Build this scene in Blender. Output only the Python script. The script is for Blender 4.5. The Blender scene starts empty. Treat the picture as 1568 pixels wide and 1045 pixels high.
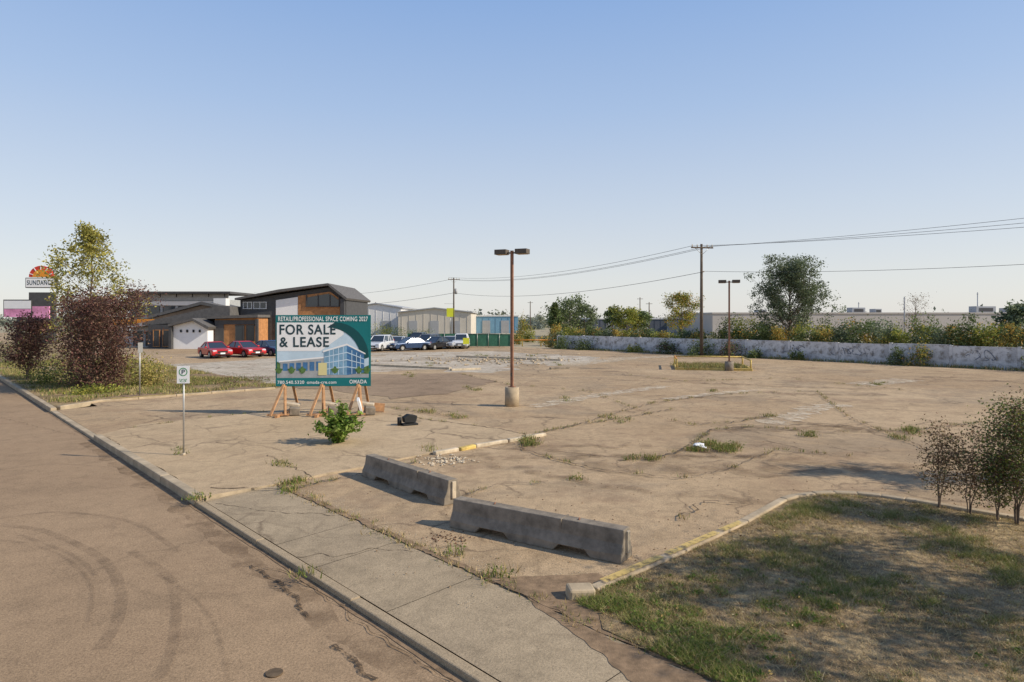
import bpy, bmesh, math, random
import numpy as np
from mathutils import Vector, Matrix, noise
random.seed(7); rng=np.random.default_rng(7)
scn=bpy.context.scene
COL=scn.collection
# ---------------------------------------------------------------- site frame
U=np.array([-0.681,0.732]); N=np.array([0.732,0.681]); O=np.array([0.0,6.02])
def W(s,t): 
    p=O+s*U+t*N; return (float(p[0]),float(p[1]))
def gp(a,b,h=0.0):   # surveyed ground position (bearing, depression) -> metres
    d=(3.5-h)*1000.0/(b-488.0); return ((a-784.0)*d/1000.0,d)
def ST(x,y):
    v=np.array([x,y])-O; return float(v@U),float(v@N)
def onisl(x,y):
    s,t=ST(x,y); return 8.95<s<19.7 and 0.1<t<9.75
# ---------------------------------------------------------------- materials
def newmat(name):
    m=bpy.data.materials.new(name); m.use_nodes=True
    nt=m.node_tree; nt.nodes.clear()
    out=nt.nodes.new('ShaderNodeOutputMaterial'); b=nt.nodes.new('ShaderNodeBsdfPrincipled')
    nt.links.new(b.outputs[0],out.inputs[0]); b.inputs['Roughness'].default_value=0.9
    b.inputs['Specular IOR Level'].default_value=0.2
    return m,nt,b,out
def nz(nt,scale,detail=4,rough=0.6,vec=None,dist=0.0):
    n=nt.nodes.new('ShaderNodeTexNoise'); n.inputs['Scale'].default_value=scale
    n.inputs['Detail'].default_value=detail; n.inputs['Roughness'].default_value=rough
    n.inputs['Distortion'].default_value=dist
    if vec is None:
        vec=coord(nt)
    nt.links.new(vec,n.inputs['Vector']); return n.outputs['Fac']
def coord(nt):
    for n in nt.nodes:
        if n.type=='TEX_COORD': return n.outputs['Object']
    return nt.nodes.new('ShaderNodeTexCoord').outputs['Object']
def ramp(nt,fac,stops):
    r=nt.nodes.new('ShaderNodeValToRGB'); e=r.color_ramp.elements
    while len(e)<len(stops): e.new(0.5)
    for i,(p,c) in enumerate(stops):
        e[i].position=p; e[i].color=(c[0],c[1],c[2],1) if hasattr(c,'__len__') else (c,c,c,1)
    nt.links.new(fac,r.inputs[0]); return r.outputs[0]
def mix(nt,fac,a,b,mode='MIX'):
    m=nt.nodes.new('ShaderNodeMix'); m.data_type='RGBA'; m.blend_type=mode
    for i,v in ((0,fac),(6,a),(7,b)):
        if isinstance(v,(int,float)): m.inputs[i].default_value=v
        elif isinstance(v,tuple): m.inputs[i].default_value=(v[0],v[1],v[2],1)
        else: nt.links.new(v,m.inputs[i])
    return m.outputs[2]
def bump(nt,b,h,strength=0.3,dist=0.02):
    n=nt.nodes.new('ShaderNodeBump'); n.inputs['Strength'].default_value=strength; n.inputs['Distance'].default_value=dist
    nt.links.new(h,n.inputs['Height']); nt.links.new(n.outputs[0],b.inputs['Normal'])
def simple(name,c,rough=0.8,var=0.15,scale=3.0,metal=0.0,spec=0.3,bmp=0.0):
    m,nt,b,o=newmat(name)
    f=nz(nt,scale,5,0.65)
    lo=tuple(x*(1-var) for x in c); hi=tuple(min(1,x*(1+var)) for x in c)
    nt.links.new(ramp(nt,f,[(0.3,lo),(0.7,hi)]),b.inputs['Base Color'])
    b.inputs['Roughness'].default_value=rough; b.inputs['Metallic'].default_value=metal
    b.inputs['Specular IOR Level'].default_value=spec
    if bmp: bump(nt,b,nz(nt,scale*12,4),bmp,0.01)
    return m
def pavement(name,c1,c2,crack=0.5,cscale=0.22,stain=0.35,grain=0.35,cw=0.012,dark=(0.13,0.09,0.055),mot=0.18,red=0.0,grey=0.0):
    m,nt,b,o=newmat(name)
    big=nz(nt,0.10,5,0.6,dist=0.6); med=nz(nt,0.9,6,0.7); fine=nz(nt,38,3,0.7); fine2=nz(nt,110,2,0.6)
    col=ramp(nt,big,[(0.34,c1),(0.66,c2)])
    if grey: col=mix(nt,ramp(nt,nz(nt,0.17,7,0.72,dist=1.2),[(0.50,0.0),(0.60,grey)]),col,(0.27,0.205,0.135))
    col=mix(nt,0.8,col,ramp(nt,med,[(0.28,1-stain),(0.5,1.0),(0.8,1+0.12)]),'MULTIPLY')
    col=mix(nt,1.0,col,ramp(nt,nz(nt,4.5,7,0.75),[(0.32,1-mot),(0.5,1.0),(0.7,1+mot*0.6)]),'MULTIPLY')
    if red: col=mix(nt,ramp(nt,nz(nt,0.45,6,0.7,dist=0.4),[(0.52,0.0),(0.66,red)]),col,(0.235,0.145,0.085))
    col=mix(nt,1.0,col,ramp(nt,fine,[(0.3,1-grain),(0.5,1.0),(0.72,1+grain*0.8)]),'MULTIPLY')
    col=mix(nt,0.8,col,ramp(nt,fine2,[(0.3,1-grain),(0.72,1+grain)]),'MULTIPLY')
    sp=nz(nt,14,2,0.9); col=mix(nt,ramp(nt,sp,[(0.66,0.0),(0.74,0.45)]),col,dark)
    wv=nt.nodes.new('ShaderNodeTexNoise'); wv.inputs['Scale'].default_value=0.9; wv.inputs['Detail'].default_value=6
    nt.links.new(coord(nt),wv.inputs['Vector'])
    add=nt.nodes.new('ShaderNodeVectorMath'); add.operation='MULTIPLY_ADD'
    nt.links.new(wv.outputs['Color'],add.inputs[0]); add.inputs[1].default_value=(1.6,1.6,0); nt.links.new(coord(nt),add.inputs[2])
    for sc,w,amt in ((cscale,cw,crack),(cscale*3.1,cw*1.1,crack*0.7)):
        v=nt.nodes.new('ShaderNodeTexVoronoi'); v.feature='DISTANCE_TO_EDGE'; v.inputs['Scale'].default_value=sc
        nt.links.new(add.outputs[0],v.inputs['Vector'])
        e=ramp(nt,v.outputs['Distance'],[(0.0,1.0),(w*sc/0.22,0.0)])
        k=mix(nt,1.0,e,ramp(nt,nz(nt,0.35,3,0.5),[(0.45,0.0),(0.6,amt)]),'MULTIPLY')
        col=mix(nt,k,col,dark)
    nt.links.new(col,b.inputs['Base Color']); bump(nt,b,fine,0.45,0.014)
    return m
M={}
M['road']=pavement('road_asphalt',(0.315,0.213,0.125),(0.375,0.257,0.152),0.35,0.13,0.20,0.32,mot=0.14,red=0.2)
M['lot']=pavement('lot_asphalt',(0.385,0.263,0.148),(0.50,0.36,0.215),0.9,0.16,0.32,0.42,mot=0.24,red=0.5,grey=0.5)
M['slab']=pavement('island_paving',(0.44,0.315,0.185),(0.51,0.375,0.228),0.8,0.2,0.24,0.28,mot=0.16,red=0.2)
M['walk']=pavement('sidewalk_concrete',(0.355,0.268,0.168),(0.415,0.32,0.205),0.6,0.2,0.28,0.24,mot=0.18,grey=0.3)
M['pale']=pavement('pale_concrete',(0.46,0.385,0.285),(0.57,0.495,0.39),0.9,0.3,0.4,0.25,mot=0.3,red=0.6,grey=0.5)
M['darkpatch']=pavement('dark_patch',(0.25,0.17,0.105),(0.34,0.24,0.15),0.4,0.3,0.4,0.3)
M['kerb']=simple('kerb_concrete',(0.41,0.32,0.21),0.9,0.28,2.5,bmp=0.4)
M['yellow']=simple('worn_yellow_paint',(0.56,0.40,0.12),0.8,0.35,6,bmp=0.3)
M['concrete']=simple('weathered_concrete',(0.225,0.185,0.138),0.9,0.4,4,bmp=0.5)
M['conc_l']=simple('light_concrete',(0.50,0.41,0.29),0.9,0.3,5,bmp=0.4)
M['joint']=simple('joint_dirt',(0.12,0.083,0.05),1,0.4,8)
M['soil']=simple('dry_soil',(0.25,0.165,0.095),1,0.4,6,bmp=0.6)
M['rust']=simple('rusty_steel',(0.25,0.12,0.07),0.7,0.3,5)
M['bronze']=simple('dark_bronze',(0.10,0.08,0.06),0.5,0.2,5)
M['galv']=simple('galvanised_steel',(0.42,0.41,0.38),0.45,0.15,8,metal=0.6)
M['white']=simple('white_paint',(0.82,0.81,0.79),0.6,0.04,2)
M['wood_o']=simple('treated_lumber',(0.46,0.25,0.12),0.8,0.3,6)
M['wood_c']=simple('cedar_cladding',(0.42,0.20,0.08),0.7,0.3,3)
M['pole']=simple('pole_timber',(0.12,0.09,0.065),0.9,0.3,4)
M['dark']=simple('charcoal_cladding',(0.07,0.068,0.068),0.6,0.2,2)
M['dark2']=simple('slate_roof',(0.12,0.112,0.105),0.8,0.25,4)
M['black']=simple('black_rubber',(0.02,0.02,0.02),0.7,0.2,5)
M['wire']=simple('wire_black',(0.07,0.07,0.07),0.7,0.1,1)
M['teal']=simple('sign_teal',(0.008,0.165,0.17),0.5,0.06,1)
M['tealdark']=simple('sign_dark_teal',(0.006,0.07,0.075),0.5,0.06,1)
M['ink']=simple('sign_ink',(0.02,0.05,0.06),0.5,0.05,1)
M['cream']=simple('sign_yellow_ink',(0.70,0.62,0.30),0.5,0.05,1)
M['psky']=simple('print_sky',(0.52,0.65,0.74),0.5,0.12,1.2)
M['pglass']=simple('print_glass_blue',(0.06,0.17,0.34),0.5,0.4,3)
M['pglass2']=simple('print_glass_pale',(0.20,0.36,0.50),0.5,0.35,3)
M['pgreen']=simple('print_green',(0.09,0.17,0.05),0.5,0.5,9)
M['pgrey']=simple('print_grey',(0.35,0.36,0.36),0.5,0.2,3)
M['green']=simple('green_paint',(0.02,0.25,0.07),0.5,0.1,2)
M['fence']=simple('green_mesh_fabric',(0.05,0.16,0.10),0.8,0.25,1.5)
M['beige']=simple('beige_metal_cladding',(0.60,0.54,0.45),0.6,0.08,0.4)
M['offwhite']=simple('offwhite_cladding',(0.76,0.73,0.69),0.6,0.06,0.5)
M['greyroof']=simple('grey_metal_roof',(0.38,0.38,0.38),0.5,0.1,0.5)
M['blueb']=simple('blue_cladding',(0.18,0.34,0.46),0.6,0.1,0.5)
M['navy']=simple('navy_cladding',(0.10,0.11,0.13),0.6,0.15,0.5)
M['whw']=simple('pale_precast_wall',(0.49,0.44,0.395),0.8,0.06,0.12)
M['red']=simple('red_sign_paint',(0.60,0.05,0.03),0.5,0.1,1)
M['orange']=simple('orange_paint',(0.75,0.28,0.03),0.5,0.1,1)
M['pink']=simple('pink_sign_print',(0.75,0.28,0.45),0.5,0.5,0.8)
M['hivis']=simple('hivis_yellow',(0.75,0.75,0.05),0.5,0.1,1)
M['bag']=simple('white_plastic',(0.8,0.8,0.8),0.4,0.05,5)
def glass(name,c=(0.03,0.04,0.05)):
    m,nt,b,o=newmat(name); b.inputs['Base Color'].default_value=(*c,1); b.inputs['Roughness'].default_value=0.08
    b.inputs['Specular IOR Level'].default_value=0.8; return m
M['glass']=glass('window_glass')
def carpaint(name,c):
    m,nt,b,o=newmat(name); f=nz(nt,2,3)
    nt.links.new(ramp(nt,f,[(0.3,tuple(x*0.9 for x in c)),(0.7,c)]),b.inputs['Base Color'])
    b.inputs['Roughness'].default_value=0.3; b.inputs['Coat Weight'].default_value=0.6; b.inputs['Metallic'].default_value=0.15
    return m
def markmat(name,c,lo,hi,sc,amt):
    m,nt,b,o=newmat(name); b.inputs['Base Color'].default_value=(*c,1)
    t=nt.nodes.new('ShaderNodeBsdfTransparent'); mx=nt.nodes.new('ShaderNodeMixShader')
    f=ramp(nt,nz(nt,sc,5,0.7),[(lo,0.0),(hi,amt)])
    nt.links.new(f,mx.inputs[0]); nt.links.new(t.outputs[0],mx.inputs[1]); nt.links.new(b.outputs[0],mx.inputs[2])
    nt.links.new(mx.outputs[0],o.inputs[0]); return m
M['tyremark']=markmat('tyre_mark',(0.12,0.085,0.06),0.34,0.8,3,0.30)
M['stain']=markmat('tar_stain',(0.08,0.055,0.035),0.36,0.55,12,0.9)
M['softstain']=markmat('worn_stain',(0.19,0.125,0.075),0.40,0.78,2.2,0.6)
M['palestain']=markmat('pale_wear',(0.66,0.55,0.40),0.38,0.60,2.2,0.75)
M['crackm']=markmat('crack_fill',(0.10,0.068,0.04),0.34,0.48,7,0.9)
M['graffiti']=markmat('faded_graffiti',(0.20,0.22,0.26),0.40,0.55,3,0.7)
def leafmat(name,trans=0.3):
    m,nt,b,o=newmat(name); a=nt.nodes.new('ShaderNodeAttribute'); a.attribute_name='Col'
    nt.links.new(a.outputs['Color'],b.inputs['Base Color']); b.inputs['Roughness'].default_value=0.6
    t=nt.nodes.new('ShaderNodeBsdfTranslucent'); nt.links.new(a.outputs['Color'],t.inputs['Color'])
    mx=nt.nodes.new('ShaderNodeMixShader'); mx.inputs[0].default_value=trans
    nt.links.new(b.outputs[0],mx.inputs[1]); nt.links.new(t.outputs[0],mx.inputs[2]); nt.links.new(mx.outputs[0],o.inputs[0]); return m
M['leaf']=leafmat('foliage',0.35); M['blade']=leafmat('grass_blades',0.2)
M['bark']=simple('bark',(0.15,0.11,0.08),0.9,0.3,6)
m,nt,b,o=newmat('peeling_white_paint')
f1=nz(nt,0.5,6,0.7); f2=nz(nt,2.2,8,0.8)
c=mix(nt,ramp(nt,f1,[(0.42,0.0),(0.58,0.85)]),(0.72,0.69,0.66),(0.45,0.435,0.43))
c=mix(nt,ramp(nt,f2,[(0.50,0.0),(0.60,0.9)]),c,(0.27,0.235,0.195))
nt.links.new(c,b.inputs['Base Color']); M['peel']=m
m,nt,b,o=newmat('dry_lawn')
f1=nz(nt,0.9,6,0.7); f2=nz(nt,9,5,0.7); f3=nz(nt,60,3,0.7)
c=ramp(nt,f1,[(0.36,(0.20,0.15,0.07)),(0.47,(0.29,0.20,0.105)),(0.60,(0.44,0.315,0.165))])
c=mix(nt,0.95,c,ramp(nt,f2,[(0.3,0.4),(0.7,1.35)]),'MULTIPLY'); c=mix(nt,0.9,c,ramp(nt,f3,[(0.3,0.5),(0.7,1.35)]),'MULTIPLY')
nt.links.new(c,b.inputs['Base Color']); bump(nt,b,f2,0.9,0.06); M['lawn']=m
m,nt,b,o=newmat('open_ground')
f1=nz(nt,0.02,5,0.6); c=ramp(nt,f1,[(0.35,(0.27,0.25,0.15)),(0.6,(0.40,0.32,0.21))]); nt.links.new(c,b.inputs['Base Color']); M['ground']=m
# ---------------------------------------------------------------- builders
def link(o,parent=None):
    COL.objects.link(o)
    if parent: o.parent=parent
    return o
def empty(name,loc=(0,0,0),rz=0.0):
    e=bpy.data.objects.new(name,None); e.location=loc; e.rotation_euler=(0,0,rz); e.empty_display_size=0.3; COL.objects.link(e); return e
def mesh(name,verts,faces,mat,parent=None,smooth=False):
    me=bpy.data.meshes.new(name); me.from_pydata(verts,[],faces); me.update()
    bm=bmesh.new(); bm.from_mesh(me); bmesh.ops.recalc_face_normals(bm,faces=bm.faces); bm.to_mesh(me); bm.free()
    if mat: me.materials.append(M[mat] if isinstance(mat,str) else mat)
    if smooth: me.polygons.foreach_set('use_smooth',[True]*len(me.polygons))
    return link(bpy.data.objects.new(name,me),parent)
def ragged(pts,step,amp,seed=0,fr=1.3):
    out=[]; n=len(pts)
    for i in range(n):
        a=Vector(pts[i]); b=Vector(pts[(i+1)%n]); L=(b-a).length; k=max(1,int(L/step)); d=(b-a)/max(L,1e-6); p=Vector((-d.y,d.x))
        for j in range(k):
            q=a.lerp(b,j/k); q=q+p*amp*noise.noise(Vector((q.x*fr,q.y*fr,seed)))*2*(1 if j else 0.3); out.append((q.x,q.y))
    return out
def sheet(name,pts,z,mat,rag=None,parent=None,fr=1.3):
    if rag: pts=ragged(pts,rag[0],rag[1],len(name),fr)
    bm=bmesh.new(); vs=[bm.verts.new((x,y,z(x,y) if callable(z) else z)) for x,y in pts]
    f=bm.faces.new(vs); f.normal_update()
    if f.normal.z<0: f.normal_flip()
    bmesh.ops.triangulate(bm,faces=bm.faces)
    me=bpy.data.meshes.new(name); bm.to_mesh(me); bm.free(); me.materials.append(M[mat])
    return link(bpy.data.objects.new(name,me),parent)
def box(name,parent,c,s,mat,rot=(0,0,0),bev=0.0):
    x,y,z=s[0]/2,s[1]/2,s[2]/2
    v=[(i*x,j*y,k*z) for i in(-1,1) for j in(-1,1) for k in(-1,1)]
    f=[(0,1,3,2),(4,6,7,5),(0,4,5,1),(2,3,7,6),(0,2,6,4),(1,5,7,3)]
    o=mesh(name,v,f,mat,parent); o.location=c; o.rotation_euler=rot
    if bev:
        md=o.modifiers.new('b','BEVEL'); md.width=bev; md.segments=2
    return o
def cyl(name,parent,p0,p1,r0,r1,mat,n=16,smooth=True):
    p0=Vector(p0);p1=Vector(p1); d=(p1-p0).normalized(); a=d.orthogonal().normalized(); b=d.cross(a)
    v=[];f=[]
    for p,r in((p0,r0),(p1,r1)):
        for i in range(n):
            t=2*math.pi*i/n; v.append(tuple(p+a*r*math.cos(t)+b*r*math.sin(t)))
    for i in range(n): j=(i+1)%n; f.append((i,j,n+j,n+i))
    f.append(tuple(range(n)));f.append(tuple(range(n,2*n)))
    o=mesh(name,v,f,mat,parent)
    if smooth: 
        for p in o.data.polygons: p.use_smooth=len(p.vertices)==4
    return o
def prism(name,parent,prof,y0,y1,mat,bev=0.0):
    n=len(prof); v=[(x,y0,z) for x,z in prof]+[(x,y1,z) for x,z in prof]
    f=[tuple(range(n)),tuple(range(2*n-1,n-1,-1))]+[(i,(i+1)%n,n+(i+1)%n,n+i) for i in range(n)]
    o=mesh(name,v,f,mat,parent)
    if bev:
        md=o.modifiers.new('b','BEVEL'); md.width=bev; md.segments=2; md.limit_method='ANGLE'; md.angle_limit=math.radians(35)
    return o
def tubes(name,segs,mat,parent=None,n=6):
    v=[];f=[]
    for p0,p1,r0,r1 in segs:
        p0=Vector(p0);p1=Vector(p1); d=(p1-p0)
        if d.length<1e-5: continue
        d.normalize(); a=d.orthogonal().normalized(); b=d.cross(a); k=len(v)
        for p,r in((p0,r0),(p1,r1)):
            for i in range(n):
                t=2*math.pi*i/n; v.append(tuple(p+a*r*math.cos(t)+b*r*math.sin(t)))
        for i in range(n): j=(i+1)%n; f.append((k+i,k+j,k+n+j,k+n+i))
    return mesh(name,v,f,mat,parent,True)
def fastmesh(name,V,k,cols,mat,parent=None):
    n=len(V)//k; me=bpy.data.meshes.new(name)
    me.vertices.add(n*k); me.vertices.foreach_set('co',V.astype(np.float32).ravel())
    me.loops.add(n*k); me.loops.foreach_set('vertex_index',np.arange(n*k,dtype=np.int32))
    me.polygons.add(n); me.polygons.foreach_set('loop_start',np.arange(0,n*k,k,dtype=np.int32)); me.polygons.foreach_set('loop_total',np.full(n,k,dtype=np.int32))
    me.update(calc_edges=True)
    at=me.color_attributes.new('Col','FLOAT_COLOR','POINT')
    C=np.ones((n,4)); C[:,:3]=np.clip(cols,0,1); at.data.foreach_set('color',np.repeat(C,k,axis=0).astype(np.float32).ravel())
    me.materials.append(M[mat]); return link(bpy.data.objects.new(name,me),parent)
def leaves(name,P,size,cols,parent=None,flat=0.0,asp=0.55):
    n=len(P); d=rng.normal(size=(n,3)); d[:,2]*=(1-flat)*0.8; d/=np.linalg.norm(d,axis=1)[:,None]
    e=rng.normal(size=(n,3)); e-= (e*d).sum(1)[:,None]*d; e/=np.linalg.norm(e,axis=1)[:,None]
    s=(size*rng.uniform(0.6,1.35,n))[:,None]
    V=np.stack([P-d*s*0.5,P+e*s*asp*0.5,P+d*s*0.5,P-e*s*asp*0.5],axis=1).reshape(-1,3)
    return fastmesh(name,V,4,cols,'leaf',parent)
def colmix(n,pal,w=None,jit=0.25,clump=None):
    pal=np.array(pal); idx=rng.choice(len(pal),size=n,p=w); c=pal[idx]
    return c*rng.uniform(1-jit,1+jit,(n,1))
def tree(name,loc,h,R,pal,w=None,h0=0.2,nl=26,leaf=0.14,per=60,trunk_r=0.12,shape='oval',density=1.0,sig=0.28,up=0.6,multi=1,sub=5,bark='bark'):
    root=empty(name,loc); segs=[]; tips=[]
    for q in range(multi):
        lean=Vector((random.uniform(-1,1),random.uniform(-1,1),0))*(0.0 if multi==1 else R*0.6)
        pts=[Vector((0,0,-0.2))+lean*0.05]; K=7
        for i in range(1,K+1):
            z=h*i/K*(1 if q==0 else random.uniform(0.75,1)); pts.append(Vector((random.uniform(-.04,.04)*h*0.4,random.uniform(-.04,.04)*h*0.4,z))+lean*(i/K))
        rr=[trunk_r*(1-0.88*i/K)/(1 if multi==1 else 1.6) for i in range(K+1)]
        for i in range(K): segs.append((pts[i],pts[i+1],rr[i],rr[i+1]))
        tips.append(pts[-1])
        for j in range(nl):
            t=h0+(0.97-h0)*(j+random.random())/nl; x=t*K; i=min(K-1,int(x)); p=pts[i].lerp(pts[i+1],x-i)
            u=(t-h0)/(1-h0)
            pr={'oval':math.sin(math.pi*min(1,(0.18+0.82*u)))**0.7,'cone':(1-u)**0.75+0.08,'bush':(1-u*u)**0.5}[shape]
            L=R*pr*random.uniform(0.5,1.22)/(1 if multi==1 else 1.5); az=j*2.4+random.uniform(-.5,.5)
            d=Vector((math.cos(az),math.sin(az),up*random.uniform(0.4,1.4))).normalized()
            a=p; r=trunk_r*0.35*(1-0.6*u)
            for k in range(3):
                bq=a+(d+Vector((0,0,0.12*k))+Vector((random.uniform(-.2,.2),random.uniform(-.2,.2),random.uniform(-.1,.15)))).normalized()*L/3
                segs.append((a,bq,r,r*0.6)); r*=0.6
                if k>0 or L<0.8:
                    for _ in range(max(1,sub//2)):
                        e=(d+Vector((random.uniform(-1,1),random.uniform(-1,1),random.uniform(-.4,.9)))).normalized()*L*random.uniform(0.15,0.34)
                        segs.append((bq,bq+e,r*0.7,r*0.25)); tips.append(bq+e)
                a=bq
            tips.append(a)
    T=np.array([tuple(t) for t in tips]); T=T[T[:,2]>0.03*h]; keep=rng.random(len(T))<density; T=T[keep]
    n=per*len(T); P=np.repeat(T,per,axis=0)+rng.normal(size=(n,3))*sig*R*0.5*np.array([1,1,0.75])
    cl=np.repeat(rng.uniform(0.55,1.4,len(T)),per)[:,None]
    P[:,2]=np.maximum(P[:,2],0.03)
    tubes('trunk_and_limbs',segs,bark,root,6 if h>3 else 4)
    leaves('foliage',P,leaf,colmix(n,pal,w)*cl,root)
    return root
def clump(P0,rx,rz,n,sub=14):
    c=rng.normal(size=(sub,3)); c/=np.linalg.norm(c,axis=1)[:,None]; c*=rng.uniform(0.35,0.95,(sub,1)); c[:,2]=np.abs(c[:,2])
    k=rng.integers(0,sub,n); P=c[k]+rng.normal(size=(n,3))*0.2
    sh=(0.65+0.7*rng.random(sub))[k]
    P=P*np.array([rx,rx,rz])+np.array(P0); P[:,2]=np.maximum(P[:,2],P0[2]+0.02); return P,sh
def thicket(P0,rx,rz,n,sub=18): # upright, dense to the top
    c=rng.uniform(-1,1,(sub,3)); c[:,2]=rng.uniform(0.05,0.95,sub); c[:,:2]*=(1-0.45*c[:,2:3])
    k=rng.integers(0,sub,n); P=c[k]+rng.normal(size=(n,3))*np.array([.22,.22,.09])
    sh=(0.55+0.85*rng.random(sub))[k]
    P=P*np.array([rx,rx,rz])+np.array(P0); P[:,2]=np.maximum(P[:,2],P0[2]+0.02); return P,sh
def shrub_mass(name,items,leaf,parent=None,fn=None):
    Ps=[];Cs=[]
    for (x,y,z,rx,rz,n,pal) in items:
        P,sh=(fn or clump)((x,y,z),rx,rz,n); Ps.append(P); Cs.append(colmix(n,pal)*sh[:,None])
    return leaves(name,np.concatenate(Ps),leaf,np.concatenate(Cs),parent)
def tufts(name,pts,hmin,hmax,pal,per=26,spread=0.06,w=None,width=0.006,parent=None,lean=0.6):
    P=np.repeat(np.array([(p[0],p[1],p[2] if len(p)>2 else 0.0) for p in pts]),per,axis=0); n=len(P)
    P[:,:2]+=rng.normal(size=(n,2))*spread
    h=rng.uniform(hmin,hmax,n); d=rng.normal(size=(n,2))*lean*0.6
    a=rng.uniform(0,2*np.pi,n); wv=np.stack([np.cos(a)*width,np.sin(a)*width,np.zeros(n)],1)*rng.uniform(0.6,1.6,(n,1))
    T=P+np.stack([d[:,0]*h,d[:,1]*h,h],1)
    V=np.stack([P-wv,P+wv,T],1).reshape(-1,3)
    return fastmesh(name,V,3,colmix(n,pal,w,0.35),'blade',parent)
def strip(name,pts,w,z,mat,jit=0.0,sub=0.25,parent=None,wj=0.5,fr=1.7):
    L=[]
    for a,b in zip(pts[:-1],pts[1:]):
        a=Vector(a);b=Vector(b);k=max(1,int((b-a).length/sub))
        L+= [a.lerp(b,i/k) for i in range(k)]
    L.append(Vector(pts[-1])); v=[];f=[]
    for i,p in enumerate(L):
        d=(L[min(i+1,len(L)-1)]-L[max(i-1,0)]).normalized(); q=Vector((-d.y,d.x))
        o=q*noise.noise(Vector((p.x*fr,p.y*fr,3)))*jit; ww=w*(1-wj*random.random())/2
        zz=z(p.x,p.y) if callable(z) else z
        v+= [(p.x+o.x+q.x*ww,p.y+o.y+q.y*ww,zz),(p.x+o.x-q.x*ww,p.y+o.y-q.y*ww,zz)]
        if i: f.append((2*i-2,2*i-1,2*i+1,2*i))
    return mesh(name,v,f,mat,parent),[(p.x,p.y) for p in L]
def text(name,body,parent,x,z,width,y,mat,align='LEFT',height=None,ext=0.002,off=0.012):
    c=bpy.data.curves.new(name,'FONT'); c.body=body; c.size=1; c.extrude=0; c.align_x='LEFT'; c.offset=off; c.space_character=1.1
    o=bpy.data.objects.new(name,c); COL.objects.link(o); bpy.context.view_layer.update()
    dx,dy=o.dimensions.x,o.dimensions.y
    sx=width/dx; sy=(height/dy) if height else sx
    me=bpy.data.meshes.new_from_object(o); bpy.data.objects.remove(o)
    mn=min(v.co.x for v in me.vertices); my=min(v.co.y for v in me.vertices)
    for vt in me.vertices: vt.co=Vector(((vt.co.x-mn)*sx,0,(vt.co.y-my)*sy))
    me.materials.append(M[mat]); ob=bpy.data.objects.new(name,me); ob.location=(x,y,z); link(ob,parent); return ob
def panel(name,parent,pts,y,mat,th=0.004):
    v=[(x,y,z) for x,z in pts]; return mesh(name,v,[tuple(range(len(v)))],mat,parent)
# ---------------------------------------------------------------- terrain
sheet('ground',[(-2500,-400),(2500,-400),(2500,3500),(-2500,3500)],-0.17,'ground')
RZ=-0.11
sheet('road',[W(-60,-13),W(-60,0),W(400,0),W(400,-13)],RZ,'road')
lot=sheet('parking_lot',[W(-60,1.55),W(200,1.55),W(200,51),W(-60,51)],0.0,'lot')
def kerbrun(name,pts,w,z0,z1,mat,seg=2.4,gap=0.012,bev=0.02,wob=0.01):
    root=empty(name); k=0
    for a,b in zip(pts[:-1],pts[1:]):
        a=Vector(a);b=Vector(b);L=(b-a).length;n=max(1,round(L/seg)); d=(b-a)/L; an=math.atan2(d.y,d.x)
        for i in range(n):
            p=a+d*(L*(i+0.5)/n); k+=1
            o=box('kerb_section_%d'%k,root,(p.x,p.y,(z0+z1)/2+random.uniform(-wob,wob)*0.6),(L/n-gap,w,z1-z0),mat,(0,0,an+random.uniform(-.004,.004)),bev)
    return root
kerbrun('road_kerb',[W(9.0,0.1),W(18.2,0.1)],0.2,-0.2,0.06,'kerb')
kerbrun('road_kerb',[W(26,0.1),W(110,0.1)],0.2,-0.2,0.07,'kerb',4)
kerbrun('driveway_kerb',[W(-30,0.075),W(8.98,0.075)],0.15,-0.2,-0.035,'walk',3.0,wob=0.006)
kerbrun('driveway_kerb',[W(18.22,0.1),W(25.98,0.1)],0.2,-0.2,-0.035,'kerb',2.4)
sw=empty('sidewalk')
random.seed(3)
for s,e in((-12,-9),(-9,-6),(-6,-3.2),(-3.2,-0.4),(-0.4,2.4),(2.4,4.3),(4.3,5.6),(5.6,8.95)):
    v=[(*W(s+.005,0.165),-0.045),(*W(e-.005,0.165),-0.045),(*W(e-.005,1.56),0.012),(*W(s+.005,1.56),0.012)]
    mesh('slab_section',v,[(0,1,2,3)],'walk',sw)
swz=lambda x,y: -0.045+0.057*(ST(x,y)[1]-0.165)/1.395+0.005
for i,c in enumerate(([W(4.9,0.2),W(4.4,0.7),W(4.3,1.1),W(3.7,1.55)],[W(8.6,0.3),W(7.2,0.8),W(6.2,1.5)])):
    strip('sidewalk_crack',c,0.022,swz,'crackm',0.12,0.05,wj=0.8,fr=4)
sheet('sidewalk_bed',[W(-30,0.1),W(26,0.1),W(26,1.6),W(-30,1.6)],-0.07,'joint')
mesh('driveway_apron',[(*W(18.2,0.2),-0.04),(*W(26,0.2),-0.04),(*W(26,1.7),0.004),(*W(18.2,1.7),0.004)],[(0,1,2,3)],'lot')
isl=[W(8.97,0.2),W(18.2,0.2),W(19.5,1.5),W(19.6,9.5),W(9.4,9.6),W(9.3,5.0),W(8.97,1.7)]
sheet('paved_island',isl,0.045,'slab',(0.5,0.06))
v=[];f=[];R_=ragged(isl,0.5,0.06,12)
for i,(x,y) in enumerate(R_): v+=[(x,y,0.045),(x,y,-0.05)]
n=len(R_)
for i in range(n): j=(i+1)%n; f.append((2*i,2*j,2*j+1,2*i+1))
mesh('paved_island_edge',v,f,'kerb')
bk=empty('broken_kerb')
random.seed(11)
t=5.0
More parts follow.
